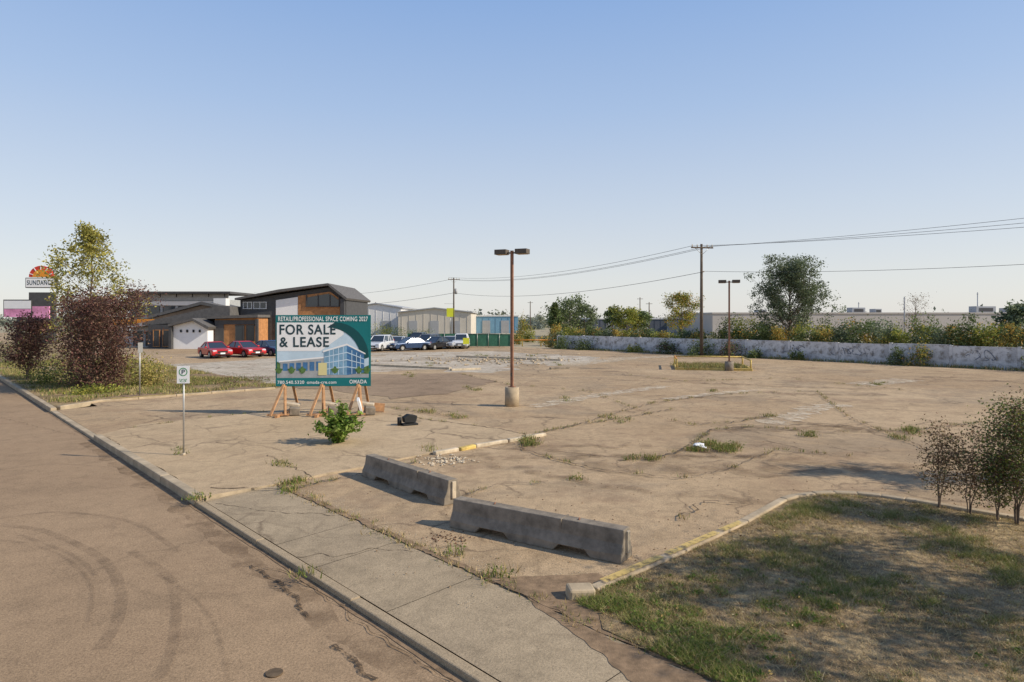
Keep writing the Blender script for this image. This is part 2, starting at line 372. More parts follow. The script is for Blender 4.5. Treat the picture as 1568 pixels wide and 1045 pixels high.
while t<9.3:
    L=random.uniform(0.5,1.2); x,y=W(9.22+random.uniform(-.04,.04),t+L/2)
    if random.random()<0.85: box('kerb_piece',bk,(x,y,0.035),(L*0.95,0.15,0.12),'conc_l' if random.random()<.8 else 'yellow',(random.uniform(-.06,.06),random.uniform(-.04,.04),math.atan2(N[1],N[0])+random.uniform(-.05,.05)),0.03)
    t+=L
def rubble(name,pts,smin,smax,mat,z=0.0):
    v=[];f=[]
    for (x,y) in pts:
        s=random.uniform(smin,smax); k=len(v)
        base=[(1,0,0),(0,1,0),(-1,0,0),(0,-1,0),(0,0,1),(0,0,-1)]; an=random.random()*6
        ca,sa=math.cos(an),math.sin(an)
        for b in base:
            q=[b[0]*random.uniform(.6,1.2),b[1]*random.uniform(.5,1),b[2]*random.uniform(.35,.7)]
            v.append((x+s*(q[0]*ca-q[1]*sa),y+s*(q[0]*sa+q[1]*ca),z+s*(q[2]+0.2)))
        for a,b2 in((0,1),(1,2),(2,3),(3,0)): f.append((k+a,k+b2,k+4)); f.append((k+b2,k+a,k+5))
    return mesh(name,v,f,mat)
pts=[(gp(random.gauss(678,22),random.gauss(706,4))) for _ in range(130)]
rubble('rubble',pts,0.015,0.075,'conc_l')
ck=[W(1.0,2.35),W(1.0,4.4),W(1.05,6.4),W(1.2,8.2)]
arc=[]
for i in range(7):
    a=i/6*math.pi/2; arc.append(W(1.2-1.6*(1-math.cos(a)),8.2+1.7*math.sin(a)))
lawn_edge=ck+arc[1:]+[W(-2.2,10.0),W(-22,10.0)]
lawn=[W(-30,1.6),W(0.25,1.62),W(0.75,2.1)]+lawn_edge+[W(-30,10)]
sheet('lawn',lawn,0.03,'lawn')
kerbrun('lawn_kerb',lawn_edge,0.16,-0.1,0.075,'kerb',1.6,0.006,0.025,0.015)
ke=empty('kerb_end_block',(*W(1.0,2.1),0.05)); box('block',ke,(0,0,0.02),(0.34,0.22,0.16),'kerb',(0.1,0.05,0.2),0.03)
yk=empty('kerb_paint'); ymat=markmat('kerb_yellow',(0.62,0.44,0.15),0.36,0.52,9,0.85)
for (a,b) in((2.55,3.85),(4.0,5.4),(5.55,6.2)):
    mesh('worn_stripe',[(*W(0.935,a),0.094),(*W(1.065,a),0.094),(*W(1.065,b),0.094),(*W(0.935,b),0.094)],[(0,1,2,3)],ymat,yk)
bed=[W(27.5,1.8),W(26.4,0.22),W(110,0.22),W(110,10),W(28.2,10),W(27.5,9.4)]
sheet('planting_bed',bed,0.05,'lawn')
kerbrun('bed_kerb',[W(27.42,9.4),W(27.42,1.8),W(26.3,0.3)],0.18,-0.1,0.09,'kerb',1.5)
mesh('bed_kerb_paint',[(*W(27.33,2.3),0.105),(*W(27.33,4.8),0.105),(*W(27.51,4.8),0.105),(*W(27.51,2.3),0.105)],[(0,1,2,3)],'yellow')
strip('bed_soil',[W(28.6,3),W(28.8,9.6)],1.6,0.056,'soil',0.3)
strip('bed_soil',[W(31,9.6),W(50,9.2)],1.6,0.056,'soil',0.3)
def P2(*a): return [gp(x,y) for x,y in a]
sheet('foundation_slab',P2((250,560),(420,549),(560,545),(700,548),(800,556),(760,572),(640,566),(560,572),(430,586),(330,580)),0.004,'pale',(0.8,1.2),fr=.5)
sheet('foundation_slab_edge',P2((560,541),(760,538),(905,547),(930,553),(840,561),(760,551),(600,549)),0.008,'pale',(0.8,1.0),fr=.5)
sheet('asphalt_patch',P2((430,590),(560,574),(700,572),(760,585),(700,600),(600,612),(570,606)),0.012,'darkpatch',(0.8,0.5))
strip('pale_patch_strip',P2((815,624),(900,608),(1020,592)),1.15,0.016,'palestain',0.1)
strip('pale_patch_strip',P2((1180,650),(1250,625),(1290,620)),1.3,0.016,'palestain',0.3)
strip('pale_patch_strip',P2((1020,612),(1100,603),(1160,598)),0.9,0.018,'palestain',0.3)
strip('pale_patch_strip',P2((1320,590),(1390,582)),2.2,0.016,'palestain',0.6)
strip('pale_patch_strip',P2((860,560),(960,549),(1060,545)),3.0,0.014,'palestain',0.5)
random.seed(21)
for i in range(24):
    a=random.uniform(600,1560); b=random.uniform(565,760)
    if a<800 and b>620: continue
    p=gp(a,b); L=random.uniform(1.2,5); an=random.uniform(-.7,.1)
    strip('lot_stain',[(p[0]-L*math.cos(an),p[1]-L*math.sin(an)),p,(p[0]+L*math.cos(an+.2),p[1]+L*math.sin(an+.2))],random.uniform(0.4,1.3),0.020+0.0007*i,'softstain',0.6)
kerbrun('lot_kerb',P2((560,560),(690,566)),0.3,-0.05,0.14,'conc_l',3)
kerbrun('lot_kerb',P2((700,547),(860,553)),0.3,-0.05,0.16,'conc_l',3)
kerbrun('lot_kerb',P2((690,568),(735,566)),0.3,-0.05,0.14,'conc_l',3)
kerbrun('wheel_stop',P2((842,566),(872,565)),0.2,-0.02,0.14,'concrete',3)
random.seed(51)
rb=[gp(random.gauss(750,70),random.gauss(552,4)) for _ in range(260)]
rubble('foundation_rubble',rb,0.04,0.22,'kerb')
GREEN=[(0.11,0.16,0.03),(0.16,0.20,0.04),(0.22,0.23,0.06)]; DRY=[(0.42,0.31,0.14),(0.34,0.24,0.10),(0.48,0.37,0.18)]; MIXG=GREEN+DRY
random.seed(5)
cr=[([(430,752),(520,735),(600,718),(640,708)],0.06),([(600,637),(680,648),(760,658),(803,667)],0.09),([(803,668),(800,690),(860,708),(925,722)],0.06),
    ([(803,668),(870,655),(960,640),(1030,628)],0.06),([(870,655),(1000,618),(1100,605),(1250,600)],0.05),([(1000,705),(1045,690),(1090,660),(1150,655),(1225,660)],0.07),
    ([(560,622),(650,632),(700,640)],0.05),([(1225,665),(1400,660),(1568,640)],0.05),([(700,572),(780,590),(900,600)],0.06),([(840,740),(760,745),(710,760)],0.03),
    ([(1040,800),(1075,770),(1140,775)],0.04),([(320,752),(430,752)],0.05),([(180,660),(330,640),(430,630)],0.04),([(480,735),(440,715),(410,700)],0.03),
    ([(1170,640),(1120,648),(1060,652)],0.07),([(925,722),(1040,735),(1120,720)],0.03),([(1250,600),(1300,640),(1420,690)],0.04),([(900,600),(1010,640),(1060,652)],0.03),
    ([(960,575),(1050,585),(1200,580),(1400,600)],0.08),([(1120,720),(1190,690),(1300,700)],0.03)]
wp=[]
cz=lambda i:(lambda x,y:(0.0475 if onisl(x,y) else 0.039)+0.0004*i)
for i,(c,w) in enumerate(cr):
    _,L=strip('pavement_crack',[gp(*q) for q in c],w*1.4,cz(i),'crackm',0.16,0.07,fr=3.5,wj=0.85)
    for (x,y) in L:
        if random.random()<0.10: wp.append((x,y,0.03))
tufts('crack_weeds',wp,0.03,0.12,MIXG,20,0.06)
sp=[]
_,L=strip('sidewalk_seam_soil',[W(9.0,1.63),W(6,1.66),W(3,1.63),W(1.6,1.66),W(-3,1.64)],0.16,0.016,'soil',0.08,0.08)
spz=lambda x,y: (swz(x,y)+0.003 if ST(x,y)[1]<1.7 else 0.036)
sheet('soil_spill',[W(2.2,1.6),W(1.3,2.8),W(0.85,2.5),W(-0.2,2.2),W(-3,2.0),W(-3,1.57),W(0.4,1.57)],spz,'soil',(0.12,0.05),fr=3)
sheet('soil_spill_edge',[W(1.4,1.56),W(0.5,1.35),W(-0.7,1.05),W(-3.2,0.7),W(-3.2,1.56)],swz,'soil',(0.08,0.05),fr=4)
for (x,y) in L:
    if random.random()<0.6: sp.append((x+random.gauss(0,.07),y+random.gauss(0,.07),0.01))
tufts('seam_weeds',sp,0.02,0.09,MIXG+DRY,16,0.06)
cl=[]
for (a,b,n) in((428,716,2),(445,740,4),(452,752,2),(300,765,2),(278,693,2),(652,632,4),(815,682,7),(805,675,5),(1063,690,6),(1085,683,10),(1105,690,12),(1120,686,5),(955,642,2),(1238,668,4),(1395,662,7),(1380,672,3),(968,705,2),(878,735,1),(1345,588,4),(770,885,2),(690,850,1),(740,545,6),(660,560,4),(780,552,6),(850,560,3),(720,598,4),(870,612,2),(463,883,1),(655,690,2),(1090,600,2),(1180,640,2),(930,640,2),(1000,705,3),(700,640,3),(820,545,5),(620,575,4)):
    for _ in range(n): cl.append((*gp(a+random.gauss(0,6),b+random.gauss(0,2.0)),0.02))
tufts('lot_weeds',cl,0.04,0.17,GREEN+DRY[:2],40,0.10,width=0.008)
Pw=np.repeat(np.array([(c[0],c[1],0.05) for c in cl]),18,axis=0); Pw+=rng.normal(size=Pw.shape)*np.array([0.12,0.12,0.04]); Pw[:,2]=np.abs(Pw[:,2])+0.02
leaves('weed_leaves',Pw,0.05,colmix(len(Pw),GREEN),None,0.4)
strip('weed_soil_patch',P2((1030,682),(1085,692),(1130,688)),0.8,0.050,'softstain',0.2)
strip('road_gutter_dirt',[W(-10,-0.06),W(9,-0.05),W(18,-0.05),W(60,-0.05)],0.10,RZ+0.006,'soil',0.03,0.3)
strip('road_gutter_stain',[W(-10,-0.25),W(3,-0.4),W(9,-0.25),W(18,-0.2)],0.45,RZ+0.004,'softstain',0.2,0.3)
def gr(a,b): return gp(a,b,RZ)
def smooth(c):
    q=[Vector(gr(*p)) for p in c]; sm=[]
    for k in range(len(q)-1):
        p0=q[max(k-1,0)];p1=q[k];p2=q[k+1];p3=q[min(k+2,len(q)-1)]
        for u in np.linspace(0,1,8,endpoint=False):
            sm.append(tuple(0.5*((2*p1)+(-p0+p2)*u+(2*p0-5*p1+4*p2-p3)*u*u+(-p0+3*p1-3*p2+p3)*u**3)))
    return sm
i=0
for c,w in (([(0,805),(60,812),(120,835),(165,865),(185,905),(180,950),(150,1000)],0.16),([(0,795),(90,785),(200,800),(280,850)],0.10),([(30,820),(110,850),(150,885)],0.08),
            ([(200,845),(255,880),(270,920),(265,990),(240,1045)],0.14),([(240,880),(290,910),(330,960),(350,1045)],0.06),([(0,720),(80,712),(170,716)],0.08),([(0,828),(60,838),(110,862),(140,900),(135,960)],0.06)):
    strip('skid_mark',smooth(c),w,RZ+0.008+0.0015*i,'tyremark',0,0.2,wj=0.15); i+=1
for c in ([(382,868),(410,882),(445,912),(480,945)],[(515,988),(540,1008),(570,1045)]):
    strip('road_repair_scar',[gr(*p) for p in c],0.075,RZ+0.02,'stain',0.10,0.05,wj=0.85,fr=3)
for i,c in enumerate(([(380,866),(440,878),(520,930),(600,990),(690,1050)],[(0,640),(60,655),(120,668)])):
    strip('road_crack',[gr(*p) for p in c],0.022,RZ+0.022+.001*i,'crackm',0.10,0.06,wj=0.9,fr=4)
mh=empty('utility_cover',(*gr(420,1032),RZ+0.004)); cyl('lid',mh,(0,0,0),(0,0,0.012),0.085,0.085,'joint',20)
random.seed(9)
pp=[(W(random.uniform(-1,9),abs(random.gauss(0,.25))+1.6)) for _ in range(1300)]+[gp(random.uniform(700,1150),random.uniform(740,930)) for _ in range(1200)]
pp=[p for p in pp if not(ST(*p)[0]<0.9 and ST(*p)[1]>2)]
rubble('gravel',pp,0.004,0.014,'conc_l',0.002)
pp=[(gp(random.uniform(560,1500),570+330*random.random()**1.5)) for _ in range(900)]
pp=[p for p in pp if not(ST(*p)[0]<1.2 and ST(*p)[1]<10)]
rubble('loose_stones',pp,0.008,0.024,'soil',0.002)
pp=[gp(random.gauss(690,16),random.gauss(826,6)) for _ in range(110)]
Pd=np.array([(x,y,0.01) for x,y in pp]); leaves('dead_leaves',Pd,0.04,colmix(len(Pd),[(0.16,0.08,0.05),(0.10,0.06,0.04)]),None,0.9,0.6)
# ---------------------------------------------------------------- grass
def inlawn(s,t):
    r=(s<0.92)&(t>1.9)&(t<9.92)
    cx,cy=-0.4,8.2
    corner=(s>cx)&(t>cy)&(((s-cx)**2+(t-cy)**2)>1.52**2)
    return r&~corner
n=680000
s_=rng.uniform(-9,1,n); t_=rng.uniform(1.2,10,n)
X=O[0]+s_*U[0]+t_*N[0]; Y=O[1]+s_*U[1]+t_*N[1]
ok=(inlawn(s_,t_)|((s_<-0.2+0.2*np.sin(t_*9))&(t_>1.6)&(t_<2)))&(Y>5.2)&(X<Y*0.84+0.6)
s_,t_,X,Y=s_[ok],t_[ok],X[ok],Y[ok]
g=np.array([0.8*noise.noise(Vector((x*0.8,y*0.8,1)))+0.65*noise.noise(Vector((x*2.6,y*2.6,5)))+0.6*noise.noise(Vector((x*7,y*7,9))) for x,y in zip(X,Y)])
edge=np.exp(-np.abs(s_-0.6)/0.8)*0.26+np.exp(-(t_-1.9)/1.3)*0.34
gg=g*1.15+edge-0.12
keep=rng.random(len(X))<np.clip(0.42+gg*1.3,0.12,1.0)
X,Y,gg,s_,t_=X[keep],Y[keep],gg[keep],s_[keep],t_[keep]; n=len(X)
isg=rng.random(n)<np.clip(0.08+gg*1.0,0.02,0.85)
cg=colmix(n,[(0.14,0.18,0.035),(0.20,0.23,0.055),(0.30,0.28,0.085)]); cd=colmix(n,[(0.50,0.38,0.18),(0.40,0.29,0.13),(0.62,0.48,0.26),(0.25,0.17,0.085)])
C=np.where(isg[:,None],cg,cd)
h=rng.uniform(0.015,0.055,n)*(1+np.clip(gg,0,1)*1.3); dl=rng.normal(size=(n,2))*0.9
a=rng.uniform(0,6.28,n); wv=np.stack([np.cos(a),np.sin(a),0*a],1)*rng.uniform(0.002,0.0045,(n,1))
P=np.stack([X,Y,np.full(n,0.025)],1); T=P+np.stack([dl[:,0]*h,dl[:,1]*h,h],1)
fastmesh('lawn_grass',np.stack([P-wv,P+wv,T],1).reshape(-1,3),3,C,'blade')
k=(rng.random(n)<np.clip((t_<4.5)*(gg-0.2)*0.2,0,0.14)); Pc=P[k]+np.array([0,0,0.03]); leaves('clover',Pc,0.04,colmix(len(Pc),[(0.11,0.19,0.03),(0.18,0.26,0.05)]),None,0.9,0.8)
k=rng.random(n)<0.006; Pc=P[k]+np.array([0,0,0.035]); leaves('fallen_leaves',Pc,0.035,colmix(len(Pc),[(0.55,0.38,0.12),(0.25,0.13,0.06),(0.6,0.5,0.26)]),None,0.9,0.7)
random.seed(13); pts=[]
for _ in range(5200):
    p=W(random.uniform(27.6,60),random.uniform(0.4,9.9)); 
    if noise.noise(Vector((p[0]*.5,p[1]*.5,2)))>-0.12: pts.append((*p,0.05))
tufts('bed_grass',pts,0.05,0.2,MIXG+[(0.26,0.26,0.08)],12,0.16,width=0.012)
# ---------------------------------------------------------------- concrete barriers
def barrier(a,b,name='concrete_barrier',flip=False):
    a=Vector(a);b=Vector(b);L=(b-a).length; c=(a+b)/2
    r=empty(name,(c.x,c.y,0.0),math.atan2(b.y-a.y,b.x-a.x)); h=L/2; H=0.46
    prof=[(-h,0.0),(-h*0.66,0.0),(-h*0.60,0.10),(-h*0.30,0.10),(-h*0.24,0.0),(h*0.28,0.0),(h*0.34,0.10),(h*0.62,0.10),(h*0.68,0.0),(h,0.0),(h,H),(-h,H)]
    o=prism('body',r,prof,-1,1,'concrete'); bm=bmesh.new(); bm.from_mesh(o.data)
    for z in(0.13,0.26): bmesh.ops.bisect_plane(bm,geom=bm.verts[:]+bm.edges[:]+bm.faces[:],plane_co=(0,0,z),plane_no=(0,0,1))
    for x in(-h+0.02,h-0.02,0): bmesh.ops.bisect_plane(bm,geom=bm.verts[:]+bm.edges[:]+bm.faces[:],plane_co=(x,0,0),plane_no=(1,0,0))
    for v in bm.verts:
        z=v.co.z; hw=0.215 if z<0.12 else (0.205-(z-0.13)/0.13*0.065 if z<=0.27 else 0.14-(z-0.26)/0.2*0.03)
        v.co.y=math.copysign(hw,v.co.y)
    bmesh.ops.recalc_face_normals(bm,faces=bm.faces); bm.to_mesh(o.data); bm.free()
    md=o.modifiers.new('b','BEVEL'); md.width=0.014; md.segments=2; md.limit_method='ANGLE'; md.angle_limit=0.6
    box('end_key',r,(h+0.015,0,0.27),(0.045,0.09,0.32),'conc_l',bev=0.01)
    prism('joint_rib',r,[(h*0.33,0.12),(h*0.345,0.12),(h*0.345,0.467),(h*0.33,0.467)],-0.135,0.135,'concrete')
    for x in(-h*0.5,h*0.5): cyl('lifting_eye',r,(x,-0.02,H),(x,0.02,H+0.02),0.012,0.012,'rust',8)
    return r
barrier(gp(567,727),gp(694,772)); barrier(gp(700,803),gp(960,858))
random.seed(2)
# ---------------------------------------------------------------- parking sign
x,y=gp(281,697,0.05); r=empty('parking_sign',(x,y,0.04),math.radians(4))
cyl('post',r,(0,0.012,0),(0,0.012,2.27),0.022,0.022,'galv',10); cyl('base_collar',r,(0,0.012,0),(0,0.012,0.06),0.05,0.04,'conc_l',12)
box('plate',r,(0,-0.018,2.04),(0.31,0.006,0.44),'white',bev=0.002)
for i in range(28): 
    a0=i/28*2*math.pi; a1=(i+1)/28*2*math.pi
    panel('ring_%d'%i,r,[(0.105*math.cos(a0),2.11+.105*math.sin(a0)),(0.105*math.cos(a1),2.11+.105*math.sin(a1)),(0.085*math.cos(a1),2.11+.085*math.sin(a1)),(0.085*math.cos(a0),2.11+.085*math.sin(a0))],-0.024,'green')
text('letter_p','P',r,-0.035,2.05,0.08,-0.025,'ink',height=0.12); text('legend','2 HOUR',r,-0.10,1.90,0.20,-0.025,'green'); text('arrow','<->',r,-0.08,1.85,0.16,-0.025,'green')
x,y=gp(214,606,0.05); r=empty('parking_sign',(x,y,0.05),math.radians(80)); cyl('post',r,(0,0,0),(0,0,2.35),0.03,0.03,'galv',8); box('plate',r,(0,-0.03,2.15),(0.3,0.006,0.45),'galv')
# ---------------------------------------------------------------- for-sale billboard
x0,y0=-6.83,23.65; r=empty('for_sale_sign',(x0,y0,0.045),math.radians(3))
Wd,zb,zt=3.40,1.0,3.58; hw=Wd/2
box('board',r,(0,0.012,(zb+zt)/2),(Wd,0.02,zt-zb),'teal')
F=-0.004
def px(a): return (a-423)/143*Wd-hw
def pz(b): return zt-(b-485)/109*(zt-zb)
panel('picture_sky',r,[(px(425),pz(580)),(px(563),pz(580)),(px(563),pz(528)),(px(548),pz(510)),(px(530),pz(497)),(px(425),pz(497))],F,'psky')
panel('white_panel',r,[(px(425),pz(540)),(px(490),pz(540)),(px(525),pz(515)),(px(525),pz(496.5)),(px(425),pz(496.5))],F-0.004,'white')
cv=[];ci=[]
for i in range(9):
    u=i/8; cv.append((px(512+51*math.sin(u*math.pi/2)),pz(496+54*(1-math.cos(u*math.pi/2)))))
for i in range(9):
    u=1-i/8; ci.append((px(500+51*math.sin(u*math.pi/2)),pz(504+50*(1-math.cos(u*math.pi/2)))))
panel('curve_stripe',r,cv+ci,F-0.007,'tealdark')
panel('corner_teal',r,[(px(563),pz(496.5))]+cv[::-1],F-0.007,'teal')
text('headline','RETAIL/PROFESSIONAL SPACE COMING 2027',r,px(427),pz(494.5),3.20,F-0.01,'white',height=0.17,off=0.015)
text('line_1','FOR SALE',r,px(429),pz(515),px(513)-px(429),F-0.01,'ink',height=0.37,off=0.02)
text('line_2','& LEASE',r,px(429),pz(534),px(503)-px(429),F-0.01,'ink',height=0.37,off=0.02)
panel('print_ground',r,[(px(425),pz(581)),(px(563),pz(581)),(px(563),pz(572)),(px(500),pz(575)),(px(425),pz(569))],F-0.006,'pgrey')
panel('print_trees',r,[(px(425),pz(570)),(px(470),pz(573)),(px(563),pz(575)),(px(563),pz(562)),(px(556),pz(565)),(px(548),pz(561)),(px(540),pz(566)),(px(500),pz(566)),(px(480),pz(562)),(px(455),pz(564)),(px(440),pz(557)),(px(432),pz(560)),(px(425),pz(556))],F-0.008,'pgreen')
panel('print_tower',r,[(px(496),pz(576)),(px(530),pz(577)),(px(530),pz(531)),(px(496),pz(541))],F-0.010,'pglass2')
panel('print_tower_side',r,[(px(530),pz(577)),(px(556),pz(573)),(px(556),pz(545)),(px(530),pz(531))],F-0.010,'pglass')
panel('print_roof_slab',r,[(px(494),pz(542)),(px(530),pz(531.5)),(px(558),pz(545.5)),(px(558),pz(543.5)),(px(530),pz(528.5)),(px(494),pz(539.5))],F-0.012,'white')
panel('print_wing',r,[(px(430),pz(573)),(px(495),pz(576)),(px(495),pz(550)),(px(430),pz(556))],F-0.009,'pgrey')
panel('print_wing_roof',r,[(px(428),pz(557)),(px(495),pz(551)),(px(495),pz(548.5)),(px(428),pz(555))],F-0.012,'white')
for i,q in enumerate((503,509,517,524)): panel('print_mullion_%d'%i,r,[(px(q),pz(576)),(px(q+1),pz(576)),(px(q+1),pz(539-(q-503)*.3)),(px(q),pz(539-(q-503)*.3))],F-0.013,'psky')
for i,q in enumerate((537,544,550)): panel('print_side_mullion_%d'%i,r,[(px(q),pz(575)),(px(q+1),pz(575)),(px(q+1),pz(535+(q-530)*.55)),(px(q),pz(535+(q-530)*.55))],F-0.013,'psky')
for i,dz in enumerate((0,11,22)): panel('print_floor_%d'%i,r,[(px(496),pz(550+dz*.85)),(px(530),pz(543+dz)),(px(556),pz(553+dz*.7)),(px(556),pz(551.8+dz*.7)),(px(530),pz(541.5+dz)),(px(496),pz(548.8+dz*.85))],F-0.015,'psky')
for i in range(6): panel('print_window_%d'%i,r,[(px(434+i*10),pz(570)),(px(441+i*10),pz(570)),(px(441+i*10),pz(559-i*.6)),(px(434+i*10),pz(559-i*.6))],F-0.013,'pglass')
panel('print_entry',r,[(px(487),pz(577)),(px(500),pz(577)),(px(500),pz(558)),(px(487),pz(558))],F-0.017,'cream')
for i,q in enumerate((428,447,463,512,548,560)):
    pts=[(px(q)+.13*math.cos(t)*(1+.3*math.sin(5*t)),pz(569)+.11*math.sin(t)*(1+.3*math.cos(4*t))) for t in np.linspace(0,6.28,14,endpoint=False)]
    panel('print_tree_%d'%i,r,pts,F-0.0165,'pgreen')
panel('bottom_band',r,[(-hw+.02,pz(593.5)),(hw-.02,pz(593.5)),(hw-.02,pz(581)),(-hw+.02,pz(581))],F-0.018,'teal')
text('phone','780.540.5320',r,px(426),pz(590),0.95,F-0.021,'white'); text('web','omada-cre.com',r,px(470),pz(590),1.05,F-0.021,'white'); text('brand','OMADA',r,px(534),pz(590),0.62,F-0.021,'white',height=0.14)
for k,x in enumerate((-1.38,-0.02,1.28)):
    box('post_%d'%k,r,(x,0.06,1.75),(0.09,0.06,3.45),'wood_o')
    def beam(nm,p0,p1,w=0.09,mat='wood_o'):
        p0=Vector(p0);p1=Vector(p1);d=p1-p0; o=box(nm,r,(p0+p1)/2,(w,0.045,d.length),mat); o.rotation_mode='QUATERNION'; o.rotation_quaternion=d.to_track_quat('Z','Y'); return o
    beam('front_leg_%d'%k,(x-0.28,-0.75,0.05),(x-0.02,-0.03,1.08)); beam('side_leg_%d'%k,(x+0.22,-0.65,0.05),(x+0.04,-0.03,1.02),0.07)
    beam('back_leg_%d'%k,(x+0.15,1.25,0.05),(x,0.1,2.2))
    box('foot_%d'%k,r,(x-0.02,0.1,0.05),(0.09,2.1,0.09),'wood_o'); box('cross_foot_%d'%k,r,(x-0.05,-0.62,0.07),(0.75,0.09,0.06),'wood_o',(0,0,0.1))
    box('ballast_block_%d'%k,r,(x+0.42,-0.25,0.17),(0.34,0.5,0.26),'concrete',(0.1,0.08,0.3),0.02)
    box('ballast_slab_%d'%k,r,(x+0.30,-0.05,0.36),(0.5,0.3,0.10),'conc_l',(0.05,0.15,0.1),0.02)
box('leaning_board',r,(1.42,-0.55,0.32),(0.08,0.3,0.62),'white',(0.3,-0.25,0.1))
box('side_plank',r,(1.8,0.3,0.2),(0.7,0.12,0.3),'wood_o',(0,0.1,0.15))
box('top_rail',r,(0,0.06,3.5),(3.3,0.05,0.09),'wood_o'); box('bottom_rail',r,(0,0.075,1.1),(3.3,0.05,0.09),'wood_o')
x,y=gp(627,651,0.045); r=empty('flood_light',(x,y,0.045),0.5)
box('base',r,(0,0,0.03),(0.5,0.3,0.06),'black',bev=0.01)
prism('housing',r,[(-0.2,0.1),(0.16,0.08),(0.22,0.30),(-0.05,0.36),(-0.22,0.26)],-0.13,0.13,'black',0.015)
box('lens',r,(0.205,0,0.19),(0.02,0.2,0.17),'glass',(0,0.25,0)); box('bracket',r,(0,0.155,0.16),(0.06,0.02,0.24),'galv')
cyl('spare_can',r,(-0.32,0.05,0),(-0.32,0.05,0.26),0.07,0.07,'black',12)
x,y=gp(517,678,0.045); r=empty('weed_bush',(x,y,0.045)); segs=[];Pl=[];random.seed(4)
for i in range(50):
    a=random.uniform(0,6.28); L=random.uniform(0.35,1.25); sp_=random.uniform(0.05,0.75); e=Vector((math.cos(a)*sp_,math.sin(a)*sp_,L*(1-sp_*0.6))); m_=e*0.5+Vector((0,0,0.12))
    segs+=[((math.cos(a)*.06,math.sin(a)*.06,0),m_,.009,.007),(m_,e,.007,.003)]
    for u in np.linspace(0.1,1,13):
        p=(m_*(u/0.5) if u<0.5 else m_.lerp(e,(u-.5)*2)); Pl+= [tuple(p+Vector((random.gauss(0,.055),random.gauss(0,.055),random.gauss(0,.04)))) for _ in range(4)]
tubes('stems',segs,'bark',r,4); Pl=np.array(Pl); Pl[:,2]=np.maximum(Pl[:,2],0.03); leaves('foliage',Pl,0.14,colmix(len(Pl),[(0.12,0.20,0.03),(0.18,0.28,0.045),(0.27,0.34,0.08)],None,.35),r,0.2,0.5)
# ---------------------------------------------------------------- street lamps
def lamp(x,y,h,az,basey=0.76):
    r=empty('street_lamp',(x,y,0),az)
    cyl('concrete_base',r,(0,0,-.05),(0,0,basey),0.29,0.28,'kerb' if basey>.7 else 'concrete',28)
    cyl('anchor_plate',r,(0,0,basey),(0,0,basey+.03),0.17,0.17,'rust',4,False)
    box('pole',r,(0,0,(basey+h-0.1)/2+.01),(0.11,0.11,h-0.1-basey),'rust',bev=0.01)
    for sx in(-1,1):
        box('arm_%d'%(sx+1),r,(sx*0.12,0,h-0.16),(0.2,0.05,0.06),'bronze')
        box('luminaire_%d'%(sx+1),r,(sx*0.44,0,h-0.12),(0.50,0.40,0.20),'bronze',bev=0.012)
        box('lens_%d'%(sx+1),r,(sx*0.44,0,h-0.225),(0.40,0.30,0.012),'conc_l')
    box('hand_hole_cover',r,(0,-0.06,basey+0.5),(0.07,0.012,0.16),'bronze'); box('pole_cap',r,(0,0,h-0.085),(0.12,0.12,0.03),'bronze')
    return r
lamp(0.0,26.1,6.28,math.radians(-22)); lamp(14.55,43.75,6.1,math.radians(-15),0.62)
r=empty('lamp_island',(14.0,46.0,0),math.radians(-12))
for nm,c,s in(('kerb_front',(0,-2.0,0.07),(5.0,0.16,0.2)),('kerb_back',(0,2.2,0.07),(5.0,0.16,0.2)),('kerb_left',(-2.42,0.1,0.07),(0.16,4.04,0.2)),('kerb_right',(2.42,0.1,0.07),(0.16,4.04,0.2))): box(nm,r,c,s,'yellow',bev=0.03)
box('soil_fill',r,(0,0.1,0.02),(4.6,4.0,0.14),'soil')
for x in(-2.4,2.4):
    for y in(-1.95,2.1): cyl('rail_post_%d_%d'%(x>0,y>0),r,(x,y,0.1),(x,y,0.75),0.06,0.06,'yellow',10)
    cyl('side_rail_%d'%(x>0),r,(x,-1.95,0.7),(x,2.1,0.7),0.05,0.05,'orange' if x<0 else 'yellow',10)
cyl('back_rail',r,(-2.4,2.1,0.7),(2.4,2.1,0.7),0.05,0.05,'yellow',10)
random.seed(6)
tufts('island_grass',[(14+random.uniform(-2.2,2.2),46+random.uniform(-1.8,2),0.09) for _ in range(300)],0.1,0.35,MIXG,14,0.15,width=0.014)
# ---------------------------------------------------------------- utility poles & wires
def upole(x,y,h,az,name='utility_pole'):
    r=empty(name,(x,y,0),az)
    cyl('pole',r,(0,0,-.2),(0,0,h),0.17,0.11,'pole',12)
    box('crossarm',r,(0,-0.13,h-0.35),(2.2,0.1,0.12),'pole'); 
    for q in(-1.0,-0.5,0.5,1.0): cyl('insulator_%d'%int(q*2+3),r,(q,-0.13,h-0.29),(q,-0.13,h-0.05),0.05,0.04,'conc_l',8)
    cyl('brace_l',r,(0,-0.1,h-1.0),(-0.7,-0.13,h-0.4),0.02,0.02,'galv',6); cyl('brace_r',r,(0,-0.1,h-1.0),(0.7,-0.13,h-0.4),0.02,0.02,'galv',6)
    cyl('lower_insulator',r,(0.1,-0.15,h-2.6),(0.1,-0.3,h-2.6),0.05,0.05,'conc_l',8)
    return r
A=math.radians(40)
upole(17.7,61,10.45,A-0.5); upole(-10.7,120,11.0,A-0.3)
r=bpy.data.objects['utility_pole.001']; cyl('transformer',r,(0.42,0,8.0),(0.42,0,9.0),0.26,0.26,'greyroof',14); box('street_light_arm',r,(-0.9,0,6.2),(1.8,0.06,0.06),'galv')
wires=empty('power_lines')
